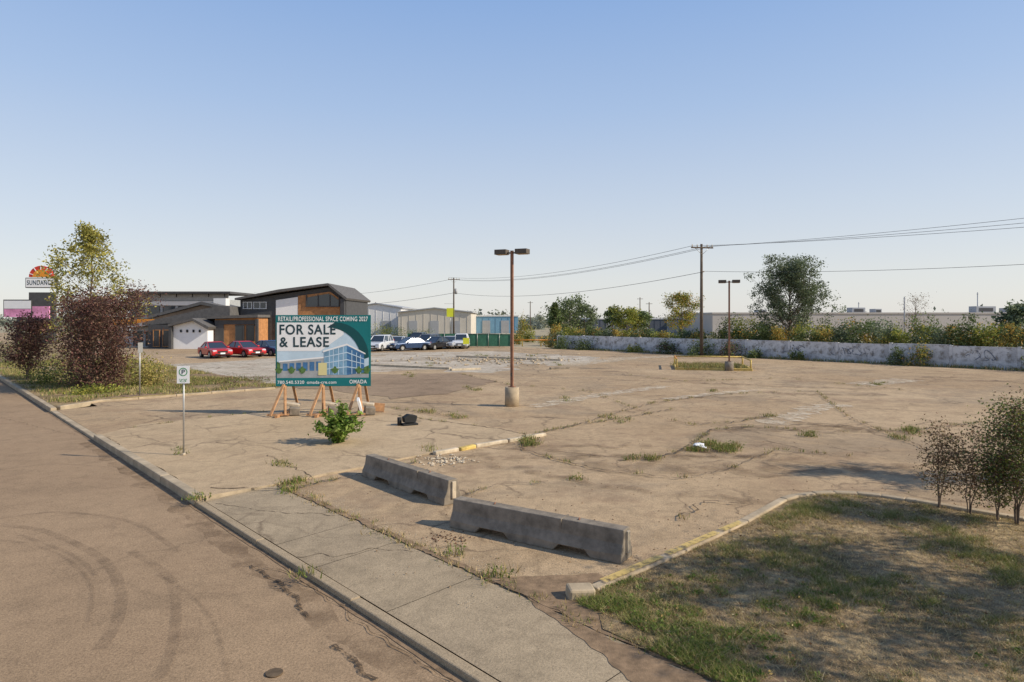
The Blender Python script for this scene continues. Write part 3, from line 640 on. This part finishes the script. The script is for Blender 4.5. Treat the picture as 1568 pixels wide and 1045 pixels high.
def wire(p0,p1,sag,rad=0.02):
    c=bpy.data.curves.new('wire','CURVE'); c.dimensions='3D'; c.bevel_depth=rad; c.bevel_resolution=1
    s_=c.splines.new('POLY'); K=30; s_.points.add(K)
    for i in range(K+1):
        u=i/K; p=Vector(p0).lerp(Vector(p1),u); s_.points[i].co=(p.x,p.y,p.z-sag*4*u*(1-u),1)
    c.materials.append(M['wire']); link(bpy.data.objects.new('wire',c),wires)
ca,sa=math.cos(A-.5),math.sin(A-.5)
E=(50.6,23.4)
for q,ze in((-1.0,9.7),(0.5,10.6),(1.0,11.4)):
    p=(17.7+q*ca*1.0,61+q*sa*1.0,10.25); wire(p,(E[0]+q*.8,E[1]+q*.7,ze),0.6,0.015)
    wire(p,(-10.7+q*0.9,120+q*0.3,10.8-0.25*q),1.2,0.018)
wire((17.6,60.8,7.8),(-10.7,119.8,8.2),1.3,0.022); wire((17.7,60.8,7.9),(E[0],E[1],8.2),1.0,0.016)
wire((-10.7,120,10.8),(-75,190,11),2,0.025); wire((-10.7,120,8.2),(-75,190,8.6),2,0.03)
upole(50.6,23.4,11.4,A)
for (x,z,h) in((980,170,9),(812,190,8.5),(1385,120,7.5),(1497,150,9.5),(1315,160,7.5),(994,160,7.5),(530,170,7),(575,160,7.5)):
    r=empty('distant_pole',((x-784)*z/1000,z,0)); cyl('pole',r,(0,0,-.2),(0,0,h),0.16,0.11,'pole' if x<1000 else 'greyroof',8); box('crossarm',r,(0,0,h-.4),(1.6 if x<1000 else .4,.1,.1),'pole')
# ---------------------------------------------------------------- white boundary wall
wl=empty('boundary_wall',(0,0,0)); a=Vector((5.5,77.5));b=Vector((44.0,33.8)); d=(b-a).normalized(); Lw=(b-a).length; an=math.atan2(d.y,d.x); k=0; s=0
random.seed(31)
while s<Lw:
    c=a+d*(s+2.0); hh=1.55+random.uniform(-.05,.05)
    box('panel_%d'%k,wl,(c.x,c.y,hh/2-.1),(3.97,0.18,hh+.2),'peel',(0,0,an+random.uniform(-.004,.004)),0.01)
    e=a+d*(s); box('pier_%d'%k,wl,(e.x,e.y,hh/2-.08),(0.22,0.26,hh+.22),'peel',(0,0,an),0.01)
    s+=4.0; k+=1
# graffiti scrawls: loops of paint standing 6 mm proud of the wall face
nf=Vector((d.y,-d.x)) 
for gi,q0 in enumerate((27.5,31.5,33,41,51.5)):
    L=[];ph=random.uniform(0,6)
    for u in np.linspace(0,1,50):
        q=q0+u*1.7+0.22*math.sin(u*24+ph); z=0.85+0.33*math.sin(u*19+ph)+.1*math.cos(u*41)
        L.append((q,z))
    v=[];f=[]
    for i,(q,z) in enumerate(L):
        q2,z2=L[min(i+1,49)]; q1,z1=L[max(i-1,0)]; dd=Vector((q2-q1,z2-z1)).normalized()*0.035
        for sgn in(-1,1):
            qq=q-dd.y*sgn; zz=z+dd.x*sgn; P_=a+d*qq+nf*0.115; v.append((P_.x,P_.y,zz))
        if i: f.append((2*i-2,2*i-1,2*i+1,2*i))
    mesh('graffiti_%d'%gi,v,f,'graffiti',wl)
strip('wall_foot_soil',[(a.x-0.6,a.y-1.0),(b.x-0.6,b.y-1.0)],1.8,0.006,'softstain',0.6,0.8)
random.seed(41)
def wp_(q,off): return (float(a.x+d.x*q-d.y*off),float(a.y+d.y*q+d.x*off))
fw=[(*wp_(random.uniform(0,56),random.uniform(-1.2,-.3)),0.0) for _ in range(420)]
tufts('wall_foot_weeds',fw,0.08,0.35,MIXG,14,0.2,width=0.02)
# ---------------------------------------------------------------- vegetation
YG=[(0.26,0.27,0.05),(0.35,0.32,0.065),(0.18,0.21,0.045)]; DG=[(0.10,0.135,0.045),(0.13,0.17,0.055),(0.16,0.19,0.07)]; BG=[(0.15,0.18,0.095),(0.20,0.23,0.125),(0.115,0.15,0.08)]
RD=[(0.14,0.065,0.055),(0.19,0.09,0.07),(0.11,0.065,0.05),(0.22,0.14,0.09)]; OR=[(0.50,0.29,0.06),(0.46,0.36,0.09),(0.31,0.28,0.07)]
tree('purple_leaf_shrub',(-20.6,32.0,0.05),4.7,2.7,RD,None,0.03,28,0.11,22,0.05,'bush',0.92,0.22,1.1,7,5)
random.seed(77)
tree('poplar_tree',(-23.3,36.2,0.05),8.3,3.1,[(0.36,0.32,0.07),(0.44,0.38,0.10),(0.24,0.25,0.07)],None,0.12,34,0.15,26,0.10,'cone',0.9,0.14,1.3,1,8)
tree('purple_leaf_shrub',(-27.5,37.0,0.05),3.4,1.9,RD,None,0.04,18,0.12,18,0.05,'bush',0.95,0.22,1.0,4,5)
tree('poplar_tree',(26.8,63,0.0),7.9,4.3,BG,None,0.04,90,0.17,34,0.15,'bush',0.97,0.11,1.35,1,8)
tree('yellow_leaf_tree',(27.0,104,0.0),6.6,2.8,YG+OR[:1],None,0.2,30,0.25,40,0.12,'oval',1,0.3,0.8,1,5)
# street trees standing on the verge to the right; they shade the lawn
tree('ornamental_tree',(11.0,7.0,0.05),5.2,1.8,DG+YG[:1],None,0.35,24,0.11,42,0.09,'oval',0.85,0.22,0.8,1,5)
tree('ornamental_tree',(12.9,7.3,0.05),5.4,1.8,DG,None,0.25,22,0.11,42,0.09,'oval',0.85,0.22,0.8,1,5)
tree('ornamental_tree',(10.6,4.6,0.05),5.0,1.8,DG,None,0.25,20,0.10,34,0.09,'oval',0.85,0.22,0.8,1,5)
tree('ornamental_tree',(14.8,13.2,0.05),5.2,1.2,DG,None,0.3,22,0.10,40,0.08,'oval',1,0.25,0.8,1,5)
SH=[(0.17,0.10,0.06),(0.21,0.14,0.08),(0.16,0.15,0.06),(0.26,0.18,0.10)]
random.seed(19)
for (a_,b_,h_,R_2,mm,dn) in((1437,780,1.5,0.52,3,0.8),(1484,790,1.45,0.5,3,0.75),(1556,806,2.15,0.75,6,1.0),(1528,799,1.2,0.45,3,0.8)):
    x,y=gp(a_,b_); tree('cotoneaster_shrub',(x,y,0.03),h_,R_2,SH if a_<1520 else SH[:2]+DG+YG[:1],None,0.18,11,0.045,13 if a_<1550 else 22,0.018,'oval',dn,0.42,1.1,mm,4)
its=[(*gp(215,592,0),0.05,0.9,1.7,1500,[(0.34,0.33,0.07),(0.23,0.24,0.05),(0.45,0.36,0.1)]),(*gp(240,592,0),0.05,0.8,1.4,1100,[(0.36,0.32,0.09),(0.44,0.33,0.13)]),(*gp(75,590),0.05,1.2,1.2,1200,DG+YG),(*gp(20,560),0.05,2.0,2.5,1500,DG),(*gp(50,556),0.05,2.5,2.6,1500,YG),
     (*gp(150,604),0.05,1.2,0.5,900,YG),(*gp(150,596),0.05,1.6,1.5,1800,RD),(*gp(110,592),0.05,1.3,1.3,1300,RD+DG),(*gp(175,597),0.05,1.3,1.9,1500,RD)]
shrub_mass('bed_shrub',its,0.11)
shrub_mass('low_weed_patch',[(*gp(a_,b_),0.05,0.9,0.28,400,GREEN+RD[:2]) for a_,b_ in((300,588),(335,586),(370,584),(400,585),(270,596),(350,590))],0.06)
random.seed(8); its=[]
for q,off,rx,rz,pal in((2,-1.2,1.3,1.9,DG),(5,-1.2,1.2,1.5,DG),(16,-1.2,1.3,1.5,DG+RD[:1]),(20,-1.2,1.3,1.9,DG),(23,-1.0,1.2,1.7,RD+DG),(12,-1,.8,.9,YG),(36.5,-.9,0.8,1.4,DG),(38.2,-.9,1.0,1.6,OR+DG),(45.3,-.8,1.0,1.9,DG+YG),(48.3,-.8,.9,1.0,DG),(29,-.9,.7,.8,DG),(25.5,-1,.8,1.0,DG)):
    x,y=wp_(q,off); its.append((x,y,0,rx,rz,int(1000*rx),pal))
shrub_mass('wall_shrubs',its,0.15)
its=[]
for q in np.arange(-2,70,0.8):
    off=random.uniform(1.0,3.0); x,y=wp_(q,off); 
    rz=random.uniform(2.3,3.1) if q>20 else random.uniform(1.8,2.6)
    its.append((x,y,0,random.uniform(0.8,1.3),rz,1200,random.choice([DG,DG,YG,YG,BG,OR,DG+OR[:1]])))
for q in np.arange(18,80,1.2):
    off=random.uniform(4.0,8.0); x,y=wp_(q,off); 
    its.append((x,y,0,random.uniform(1.2,1.9),random.uniform(2.7,3.7),1300,random.choice([DG,DG,YG,BG,DG+OR[:1]])))
shrub_mass('shrub_row',its,0.18,fn=thicket)
its=[(*gp(800,522),0,1.3,3.6,2200,YG+OR[:1]),(*gp(812,524),0,1.0,2.6,1000,YG),(*gp(790,527),0,1.2,1.6,900,OR+DG),(*gp(840,528),0,2.0,1.2,900,DG+OR),(*gp(858,528),0,1.5,1.8,900,DG),(*gp(600,515),0,3.0,2.4,900,DG),(*gp(640,515),0,3.0,2.0,900,DG),(*gp(555,517),0,3,2.2,900,DG),(*gp(585,515),0,3,3,900,YG)]
shrub_mass('fence_line_shrubs',its,0.2)
its=[]
random.seed(17)
for i in range(150):
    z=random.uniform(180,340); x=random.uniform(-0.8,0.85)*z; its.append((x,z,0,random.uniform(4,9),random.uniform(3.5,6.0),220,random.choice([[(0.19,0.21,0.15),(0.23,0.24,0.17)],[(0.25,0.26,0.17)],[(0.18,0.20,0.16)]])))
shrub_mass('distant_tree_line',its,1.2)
for (a_,z,h,R_3,pal,sh_) in((872,125,6.6,3.6,DG+BG,'oval'),(895,128,5.6,2.6,BG,'oval'),(850,118,6.2,1.4,DG,'cone'),(858,135,5.0,3,DG,'oval'),(938,140,5.6,2.2,DG,'cone'),(960,135,4.8,3.2,YG,'oval'),(980,140,4.4,2.5,DG,'oval'),(1560,70,4.6,2.2,BG,'oval')):
    tree('spruce_tree' if sh_=='cone' else 'broadleaf_tree',((a_-784)*z/1000,z,0),h,R_3,pal,None,0.12,20,0.42,22,0.12,sh_,1,0.32,0.5,1,4)
tree('bare_tree',(0.618*80,80,0),6.0,2.2,SH,None,0.15,30,0.15,3,0.10,'oval',0.7,0.3,1.2,1,8)
# ---------------------------------------------------------------- fence
r=empty('green_fence',(-5.6,80,0),0); 
box('mesh_fabric',r,(2.7,0,0.85),(5.4,0.03,1.5),'fence')
for i in range(5): cyl('post_%d'%i,r,(i*1.35,-0.05,0),(i*1.35,-0.05,1.75),0.03,0.03,'galv',8)
cyl('rail',r,(0,-0.05,1.62),(5.4,-0.05,1.62),0.025,0.025,'galv',8)
r=empty('green_fence',(-13.5,84,0),0); box('mesh_fabric',r,(4,0,0.85),(8,0.03,1.4),'fence')
for i in range(6): cyl('post_%d'%i,r,(i*1.6,-0.05,0),(i*1.6,-0.05,1.7),0.03,0.03,'galv',8)
r=empty('guard_rail',(-1.0,82,0)); cyl('rail',r,(0,0,0.8),(7,-1,0.8),0.08,0.08,'orange',8)
for i in range(4): cyl('post_%d'%i,r,(i*2.3,-i*.33,0),(i*2.3,-i*.33,0.8),0.07,0.07,'yellow',8)
# ---------------------------------------------------------------- cars
PAINT={k:carpaint(k+'_car_paint',c) for k,c in dict(red=(0.50,0.02,0.02),white=(0.75,0.75,0.75),silver=(0.45,0.46,0.47),blue=(0.03,0.06,0.13),black=(0.02,0.02,0.023),grey=(0.12,0.12,0.13)).items()}
M['headlamp']=glass('headlamp_glass',(0.6,0.62,0.65)); M['tail']=glass('tail_lamp',(0.35,0.01,0.01)); 
def car(x,y,yaw,col,suv=False,L=4.5):
    r=empty('parked_suv' if suv else 'parked_car',(x,y,0),math.radians(yaw)); p=PAINT[col]
    hb=1.02 if suv else 0.90; ht=1.70 if suv else 1.44; wr=0.36 if suv else 0.32; h=L/2; ax1,ax0=h-0.85,-h+0.85
    def arch(c): return [(c+ (wr+.07)*math.cos(q),0.28+(wr+.07)*math.sin(q)*1.02) for q in np.linspace(0,math.pi,9)]
    prof=[(h-0.05,0.28),(h,0.45),(h-.03,0.66),(h-.22,0.80 if not suv else .92),(h-1.25,hb)]+([(-h+.12,hb+.02)] if suv else [(-h+.75,hb+.03),(-h+.12,hb)])+[(-h,0.78),(-h+.02,0.4),(-h+.1,0.28)]
    bot=[]
    for c in(ax0,ax1): bot+=[(q,z) for q,z in arch(c)][::-1]
    prof=prof+bot
    prism('body',r,prof,-0.89,0.89,p,0.07)
    if suv: xb=(-h+.10,h-1.35); xt=(-h+.40,h-2.15)
    else: xb=(-h+.55,h-1.15); xt=(-h+1.35,h-2.1)
    z0,z1=hb-0.02,ht-0.06
    v=[(xb[0],-.80,z0),(xb[1],-.80,z0),(xb[1],.80,z0),(xb[0],.80,z0),(xt[0],-.62,z1),(xt[1],-.62,z1),(xt[1],.62,z1),(xt[0],.62,z1)]
    mesh('glasshouse',v,[(0,1,5,4),(1,2,6,5),(2,3,7,6),(3,0,4,7),(4,5,6,7)],'glass',r)
    v=[(xt[0]-.05,-.66,z1-.01),(xt[1]+.06,-.66,z1-.01),(xt[1]+.06,.66,z1-.01),(xt[0]-.05,.66,z1-.01),(xt[0]+.12,-.56,ht),(xt[1]-.12,-.56,ht),(xt[1]-.12,.56,ht),(xt[0]+.12,.56,ht)]
    o=mesh('roof',v,[(0,1,5,4),(1,2,6,5),(2,3,7,6),(3,0,4,7),(4,5,6,7),(3,2,1,0)],p,r)
    sg=[]
    for sy in(-1,1):
        for xbi,xti in((xb[0],xt[0]),(xb[1],xt[1])): sg.append(((xbi,sy*.80,z0),(xti,sy*.63,z1),0.045,0.04))
        xm=(xb[0]+xb[1])/2; sg.append(((xm,sy*.81,z0),((xt[0]+xt[1])/2,sy*.635,z1),0.035,0.035))
        if suv: sg.append(((xb[0]+.9,sy*.81,z0),(xt[0]+.75,sy*.635,z1),0.05,0.05))
    tubes('pillars',sg,p,r,6)
    for c in(ax0,ax1):
        for sy in(-1,1):
            cyl('tyre',r,(c,sy*.66,wr),(c,sy*.88,wr),wr,wr,'black',22); cyl('rim',r,(c,sy*.80,wr),(c,sy*.895,wr),wr*.62,wr*.58,'galv',10)
    box('underbody',r,(0,0,0.36),(L-.5,1.5,0.25),'black')
    for sy in(-1,1):
        box('headlamp',r,(h-.13,sy*.66,0.68+(.08 if suv else 0)),(.22,.34,.13),'headlamp',(0,0.2,-sy*.15),0.02); box('tail_lamp',r,(-h+.07,sy*.70,0.82 if not suv else 1.0),(.14,.28,.16 if not suv else .4),'tail',bev=0.02)
        box('mirror',r,(h-1.5,sy*.95,hb+.06),(.14,.2,.14),p,bev=0.03)
    box('grille',r,(h-.02,0,.58),(.06,.85,.16),'black'); box('lower_grille',r,(h-.02,0,.38),(.05,1.2,.12),'black'); box('plate',r,(-h-.005,0,.72),(.02,.4,.16),'white'); box('front_plate',r,(h+.02,0,.46),(.02,.4,.13),'white')
    return r
car(-26.6,58.5,-48,'red',False,4.1); car(-24.6,60.0,-38,'red'); car(-22.9,62,-38,'blue')
car(-14.4,71,-100,'white',True,4.6); car(-13.3,76,-100,'silver'); car(-11.2,71.5,-140,'blue'); car(-9.9,75.5,-115,'grey',True); car(-8.6,74,-120,'black'); car(-7.2,76.5,-100,'silver'); car(-6.0,77,-90,'white',True,4.6); car(-16.5,78,-100,'grey'); car(-12.2,84,-100,'black',True)
x,y=-5.2,74; r=empty('hivis_marker',(x,y,0)); cyl('post',r,(0,0,0),(0,0,1.2),.04,.04,'galv',8); box('panel',r,(0,-.05,.95),(.7,.03,.7),'hivis')
r=empty('yellow_sign',(-11.3,120,0)); cyl('post',r,(0,0,0),(0,0,5),.06,.06,'galv',8); box('panel',r,(0,-.1,4.6),(1.4,.05,1.6),'hivis')
# ---------------------------------------------------------------- buildings
def win(r,x0,x1,z0,z1,y,fr='dark',mull=1):
    box('window',r,((x0+x1)/2,y,(z0+z1)/2),(x1-x0,0.06,z1-z0),'glass')
    for zz in(z0,z1): box('frame_h',r,((x0+x1)/2,y-.02,zz),(x1-x0+.12,.1,.07),fr)
    for i in range(mull+2): xx=x0+(x1-x0)*i/(mull+1); box('frame_v',r,(xx,y-.025,(z0+z1)/2),(.07,.1,z1-z0-.075),fr)
r=empty('modern_gable_house',(0,80,-.1))
X_=lambda p:(p-784)*.08
Z_=lambda q:3.6+(488-q)*.08
prism('main_volume',r,[(X_(368),0),(X_(530),0),(X_(530),Z_(459)),(X_(505),Z_(440)),(X_(368),Z_(460))],0,12,'dark')
prism('roof_slope_left',r,[(X_(364),Z_(460)),(X_(430),Z_(448)),(X_(505),Z_(438)),(X_(505),Z_(434.5)),(X_(430),Z_(444)),(X_(364),Z_(457))],-.9,12.6,'dark2')
prism('roof_slope_right',r,[(X_(505.2),Z_(438)),(X_(532),Z_(460)),(X_(534),Z_(457)),(X_(505.2),Z_(434.5))],-.9,12.6,'dark2')
prism('white_panel',r,[(X_(423),0),(X_(456.5),0),(X_(456.5),Z_(455)),(X_(423),Z_(460))],-.12,-.01,'white')
prism('cedar_panel',r,[(X_(457),0),(X_(521),0),(X_(521),Z_(458)),(X_(506),Z_(447)),(X_(457),Z_(453.5))],-.14,-.01,'wood_c')
def pw(nm,pts,y=-.2): 
    prism(nm,r,pts,y,y+.08,'glass')
pw('gable_window',[(X_(471),Z_(469)),(X_(505),Z_(469)),(X_(505),Z_(450)),(X_(471),Z_(456))])
pw('gable_window_right',[(X_(507),Z_(469)),(X_(519),Z_(469)),(X_(519),Z_(460)),(X_(507),Z_(451))])
for p in(470,488,506,520): box('window_mullion_%d'%p,r,(X_(p),-.24,Z_(461)),(.12,.1,1.4),'dark')
box('window_sill',r,(X_(495),-.25,Z_(469.6)),(4.2,.14,.12),'dark')
win(r,X_(373),X_(386),Z_(473),Z_(463),-.05,'offwhite'); win(r,X_(389),X_(408),Z_(473),Z_(463),-.05,'offwhite')
box('right_dark_fin',r,(X_(526),-.3,3.4),(.5,.6,5.2),'dark')
prism('cedar_porch',r,[(X_(349),0),(X_(411),0),(X_(411),Z_(487)),(X_(349),Z_(489))],-3.5,-.15,'wood_c'); prism('porch_roof',r,[(X_(340),Z_(488.5)),(X_(414),Z_(486.5)),(X_(414),Z_(482.5)),(X_(340),Z_(484.5))],-4,0.0,'dark2')
box('porch_dark_wall',r,(X_(356),-3.56,1.6),(1.0,.1,3.2),'dark'); box('porch_dark_band',r,(X_(380),-3.57,3.15),(4.9,.12,.5),'dark')
win(r,X_(380),X_(392),.1,Z_(498),-3.6,'dark',0); win(r,X_(396),X_(407),1.0,Z_(498),-3.6,'dark',0)
box('porch_post',r,(X_(412),-3.8,Z_(510)),(.3,.3,3.4),'dark')
prism('white_gable',r,[(X_(298),0),(X_(347),0),(X_(347),Z_(502)),(X_(328),Z_(491)),(X_(298),Z_(498))],-5,-.2,'white')
prism('gable_roof_left',r,[(X_(294),Z_(499.5)),(X_(328),Z_(491)),(X_(328),Z_(487.5)),(X_(294),Z_(496))],-5.6,-.2,'dark2'); prism('gable_roof_right',r,[(X_(328.1),Z_(491)),(X_(350),Z_(503.5)),(X_(352),Z_(500)),(X_(328.1),Z_(487.5))],-5.6,-.2,'dark2')
box('gable_side_l',r,(X_(296),-5.2,Z_(516)),(.3,.6,2.75),'dark')
for p in(309,318,327,336): box('wall_lamp_%d'%p,r,(X_(p),-5.05,Z_(506)),(.2,.08,.3),'black')
prism('left_wing',r,[(X_(248),0),(X_(296),0),(X_(296),Z_(497)),(X_(248),Z_(497))],-3,4,'dark')
for p in(256,270,284): win(r,X_(p),X_(p+9),.3,Z_(505),-3.05,'wood_c',0)
prism('left_wing_roof',r,[(X_(236),Z_(498)),(X_(298),Z_(494)),(X_(366),Z_(484)),(X_(366),Z_(470)),(X_(350),Z_(469)),(X_(236),Z_(494))],-2.6,6,'dark2')
prism('rear_wing_roof',r,[(X_(205),Z_(488)),(X_(290),Z_(466)),(X_(330),Z_(474)),(X_(330),Z_(470)),(X_(290),Z_(461)),(X_(205),Z_(484))],3,9,'dark2')
prism('rear_wing_gable',r,[(X_(212),Z_(487)),(X_(290),Z_(466.5)),(X_(326),Z_(474)),(X_(300),Z_(494)),(X_(215),Z_(494))],3.4,8,simple('brown_cladding',(0.26,0.18,0.12),.8,.2,2))
prism('far_left_canopy',r,[(X_(193),Z_(503)),(X_(246),Z_(497)),(X_(246),Z_(491)),(X_(193),Z_(499))],-1,6,'greyroof')
prism('far_left_wall',r,[(X_(200),0),(X_(247),0),(X_(247),Z_(498)),(X_(200),Z_(502))],0,5,'pgrey'); box('chimney',r,(X_(306),6,Z_(470)),(1.6,1.2,2.4),'offwhite')
win(r,X_(205),X_(218),.3,Z_(508),-.05,'dark',1); win(r,X_(224),X_(238),.3,Z_(508),-.05,'dark',1)
r=empty('flat_roof_commercial_building',(-57.2,112,-.1)); 
box('walls',r,(0,5,3.4),(17,10,6.8),'pgrey'); box('roof_slab',r,(-0.3,4.5,8.0),(19.6,12,.35),'dark'); box('parapet_band',r,(0,-.06,7.2),(17.2,.2,1.1),'pgrey'); box('white_band',r,(0,-.1,6.2),(16.8,.2,.7),'offwhite')
for i in range(6): win(r,-7.8+i*2.6,-5.8+i*2.6,3.9,5.7,-.06,'dark',0)
for i in range(6): win(r,-7.8+i*2.6,-5.8+i*2.6,.3,3.0,-.06,'dark',0)
for i in range(7): box('roof_post_%d'%i,r,(-8.3+i*2.75,-.6,7.6),(.12,.12,.7),'black')
r=empty('corner_shop',(-52,92,-.1)); box('walls',r,(0,3,1.8),(9,6,3.6),'dark'); box('fascia',r,(0,-.1,3.1),(9.2,.2,.8),'orange'); win(r,-3.5,3.5,.5,2.4,-.05,'offwhite',3)
r=empty('service_van',(-48.5,84,0)); box('body',r,(0,0,1.2),(2.6,2,1.9),'offwhite',bev=.15); box('cab_window',r,(0,-1.01,1.6),(1.8,.05,.7),'glass'); 
for sx in(-.9,.9): cyl('wheel',r,(sx,-1.02,.35),(sx,-.8,.35),.34,.34,'black',16)
r=empty('pylon_sign',(-64.8,90,-.1),0.05); box('post_cladding',r,(0,.2,3.6),(3.4,.5,7.2),'dark'); box('cabinet',r,(0,0,8.5),(4.0,.6,1.4),'dark',bev=.03)
box('face',r,(0,-.31,8.5),(3.8,.03,1.2),'white'); text('name','SUNDANCE',r,-1.75,8.2,3.5,-.335,'ink',height=.65)
pts=[(1.6*math.cos(q),9.3+1.55*math.sin(q)) for q in np.linspace(0,math.pi,20)]; prism('sun_disc',r,pts,-.2,.2,'red'); pts=[(1.1*math.cos(q),9.3+1.05*math.sin(q)) for q in np.linspace(0,math.pi,20)]; prism('sun_inner',r,pts,-.24,-.205,'orange')
for i in range(5): q=math.pi*(i+.5)/5; box('ray_%d'%i,r,(1.3*math.cos(q),-.23,9.3+1.25*math.sin(q)),(.1,.04,.5),'white',(0,math.pi/2-q,0))
r=empty('digital_billboard',(-68,90,-.1)); box('post',r,(0,.2,2),(.5,.5,4.2),'dark'); box('cabinet',r,(0,0,5.0),(3.9,.4,2.4),'dark'); 
box('face_upper',r,(0,-.21,5.5),(3.7,.02,1.1),'white'); box('face_lower',r,(0,-.21,4.35),(3.7,.02,1.1),'pink')
r=empty('roadside_sign',(-62,86,-.1)); box('face',r,(0,0,4.4),(2.2,.2,1.6),'pink'); cyl('post',r,(0,.1,0),(0,.1,3.6),.12,.12,'dark',8)
def warehouse(name,x0,x1,y,h,dep,wall,roof,gable=0.0,doors=0,ribs=True):
    r=empty(name,((x0+x1)/2,y,-.15)); w=x1-x0
    prism('walls',r,[(-w/2,0),(w/2,0),(w/2,h),(0,h+gable),(-w/2,h)] if gable else [(-w/2,0),(w/2,0),(w/2,h),(-w/2,h)],0,dep,wall)
    if gable:
        for sx in(-1,1): prism('roof_%d'%(sx+1),r,[(0,h+gable+.02),(sx*(w/2+.4),h-.02),(sx*(w/2+.4),h+.22),(0,h+gable+.25)],-.4,dep+.4,roof)
    else: box('parapet',r,(0,dep/2,h+.1),(w+.3,dep+.3,.3),roof)
    for i in range(doors):
        xx=-w/2+w*(i+.7)/(doors+.4); box('door_%d'%i,r,(xx,-.05,1.6),(min(4.5,w/doors*.35),.1,3.1),'greyroof')
    if ribs:
        n=int(w/1.5)
        for i in range(n): box('rib_%d'%i,r,(-w/2+(i+.5)*w/n,-.03,h/2),(.07,.05,h-.05),wall)
    return r
warehouse('white_warehouse',-37,-25.5,150,6.0,25,'offwhite','greyroof',1.0,2)
warehouse('white_warehouse',-24.4,-8.8,140,4.9,22,'beige','greyroof',.9,3)
warehouse('blue_warehouse',-9.5,1.5,160,4.2,18,'blueb','offwhite',0,2)
warehouse('navy_warehouse',20,46,165,3.5,20,'navy','offwhite',0,3)
warehouse('long_warehouse',43,125,140,4.7,30,'whw','whw',0,0,False)
r=empty('rooftop_units',(75,150,4.7)); 
for i,(x,w,h) in enumerate(((4,3,1.3),(8.5,1.5,1.0),(33,4.5,1.6),(39,2.5,1.2),(-18,2,.8))): box('unit_%d'%i,r,(x,0,h/2),(w,2.5,h),'greyroof',bev=.05); box('unit_louver_%d'%i,r,(x,-1.27,h/2),(w*.7,.05,h*.5),'dark')
x,y=gp(1073,688); r=empty('litter_bag',(x,y,0.03))
bm=bmesh.new(); bmesh.ops.create_icosphere(bm,subdivisions=3,radius=.12)
for v in bm.verts: v.co*=1+.9*noise.noise(v.co*11); v.co.z=max(v.co.z*.6+.06,0.005); v.co.x*=1.3
me=bpy.data.meshes.new('bag'); bm.to_mesh(me); bm.free(); me.materials.append(M['bag']); link(bpy.data.objects.new('bag',me),r)
# ---------------------------------------------------------------- light, sky, camera
S=Vector((0.975,-0.22,0)).normalized(); el=math.radians(33); S=Vector((S.x*math.cos(el),S.y*math.cos(el),math.sin(el)))
sl=bpy.data.lights.new('sun','SUN'); sl.energy=5.0; sl.angle=math.radians(.5); sl.color=(1.0,0.91,0.76)
so=bpy.data.objects.new('sun',sl); so.rotation_mode='QUATERNION'; so.rotation_quaternion=(-S).to_track_quat('-Z','Y'); so.location=(60,-20,50); COL.objects.link(so)
w=bpy.data.worlds.new('World'); scn.world=w; w.use_nodes=True; nt=w.node_tree; bg=nt.nodes['Background']
sk=nt.nodes.new('ShaderNodeTexSky'); sk.sky_type='NISHITA'; sk.sun_disc=False; sk.sun_elevation=el; sk.sun_rotation=math.atan2(S.x,S.y); sk.air_density=1.0; sk.dust_density=1.0; sk.ozone_density=1.5; sk.altitude=600
tc=nt.nodes.new('ShaderNodeTexCoord'); sp3=nt.nodes.new('ShaderNodeSeparateXYZ'); nt.links.new(tc.outputs['Generated'],sp3.inputs[0])
hz=ramp(nt,sp3.outputs['Z'],[(0.0,(0.78,0.765,0.75)),(0.06,(0.75,0.755,0.76)),(0.16,(0.62,0.69,0.79)),(0.30,(0.43,0.57,0.81)),(0.45,(0.28,0.45,0.78)),(0.7,(0.14,0.26,0.55)),(1.0,(0.09,0.19,0.46))])
sc=nt.nodes.new('ShaderNodeVectorMath'); sc.operation='SCALE'; sc.inputs['Scale'].default_value=1/0.15; nt.links.new(hz,sc.inputs[0])
cmb=mix(nt,0.82,sk.outputs[0],sc.outputs[0])
nt.links.new(cmb,bg.inputs[0]); bg.inputs[1].default_value=0.15
cam=bpy.data.cameras.new('camera'); cam.sensor_width=36; cam.lens=1000/1568*36; cam.shift_y=-34.5/1568; cam.clip_end=6000
co=bpy.data.objects.new('camera',cam); co.location=(0,0,3.5); co.rotation_euler=(math.pi/2,0,0); COL.objects.link(co); scn.camera=co
scn.view_settings.view_transform='Standard'; scn.view_settings.look='None'; scn.view_settings.exposure=0
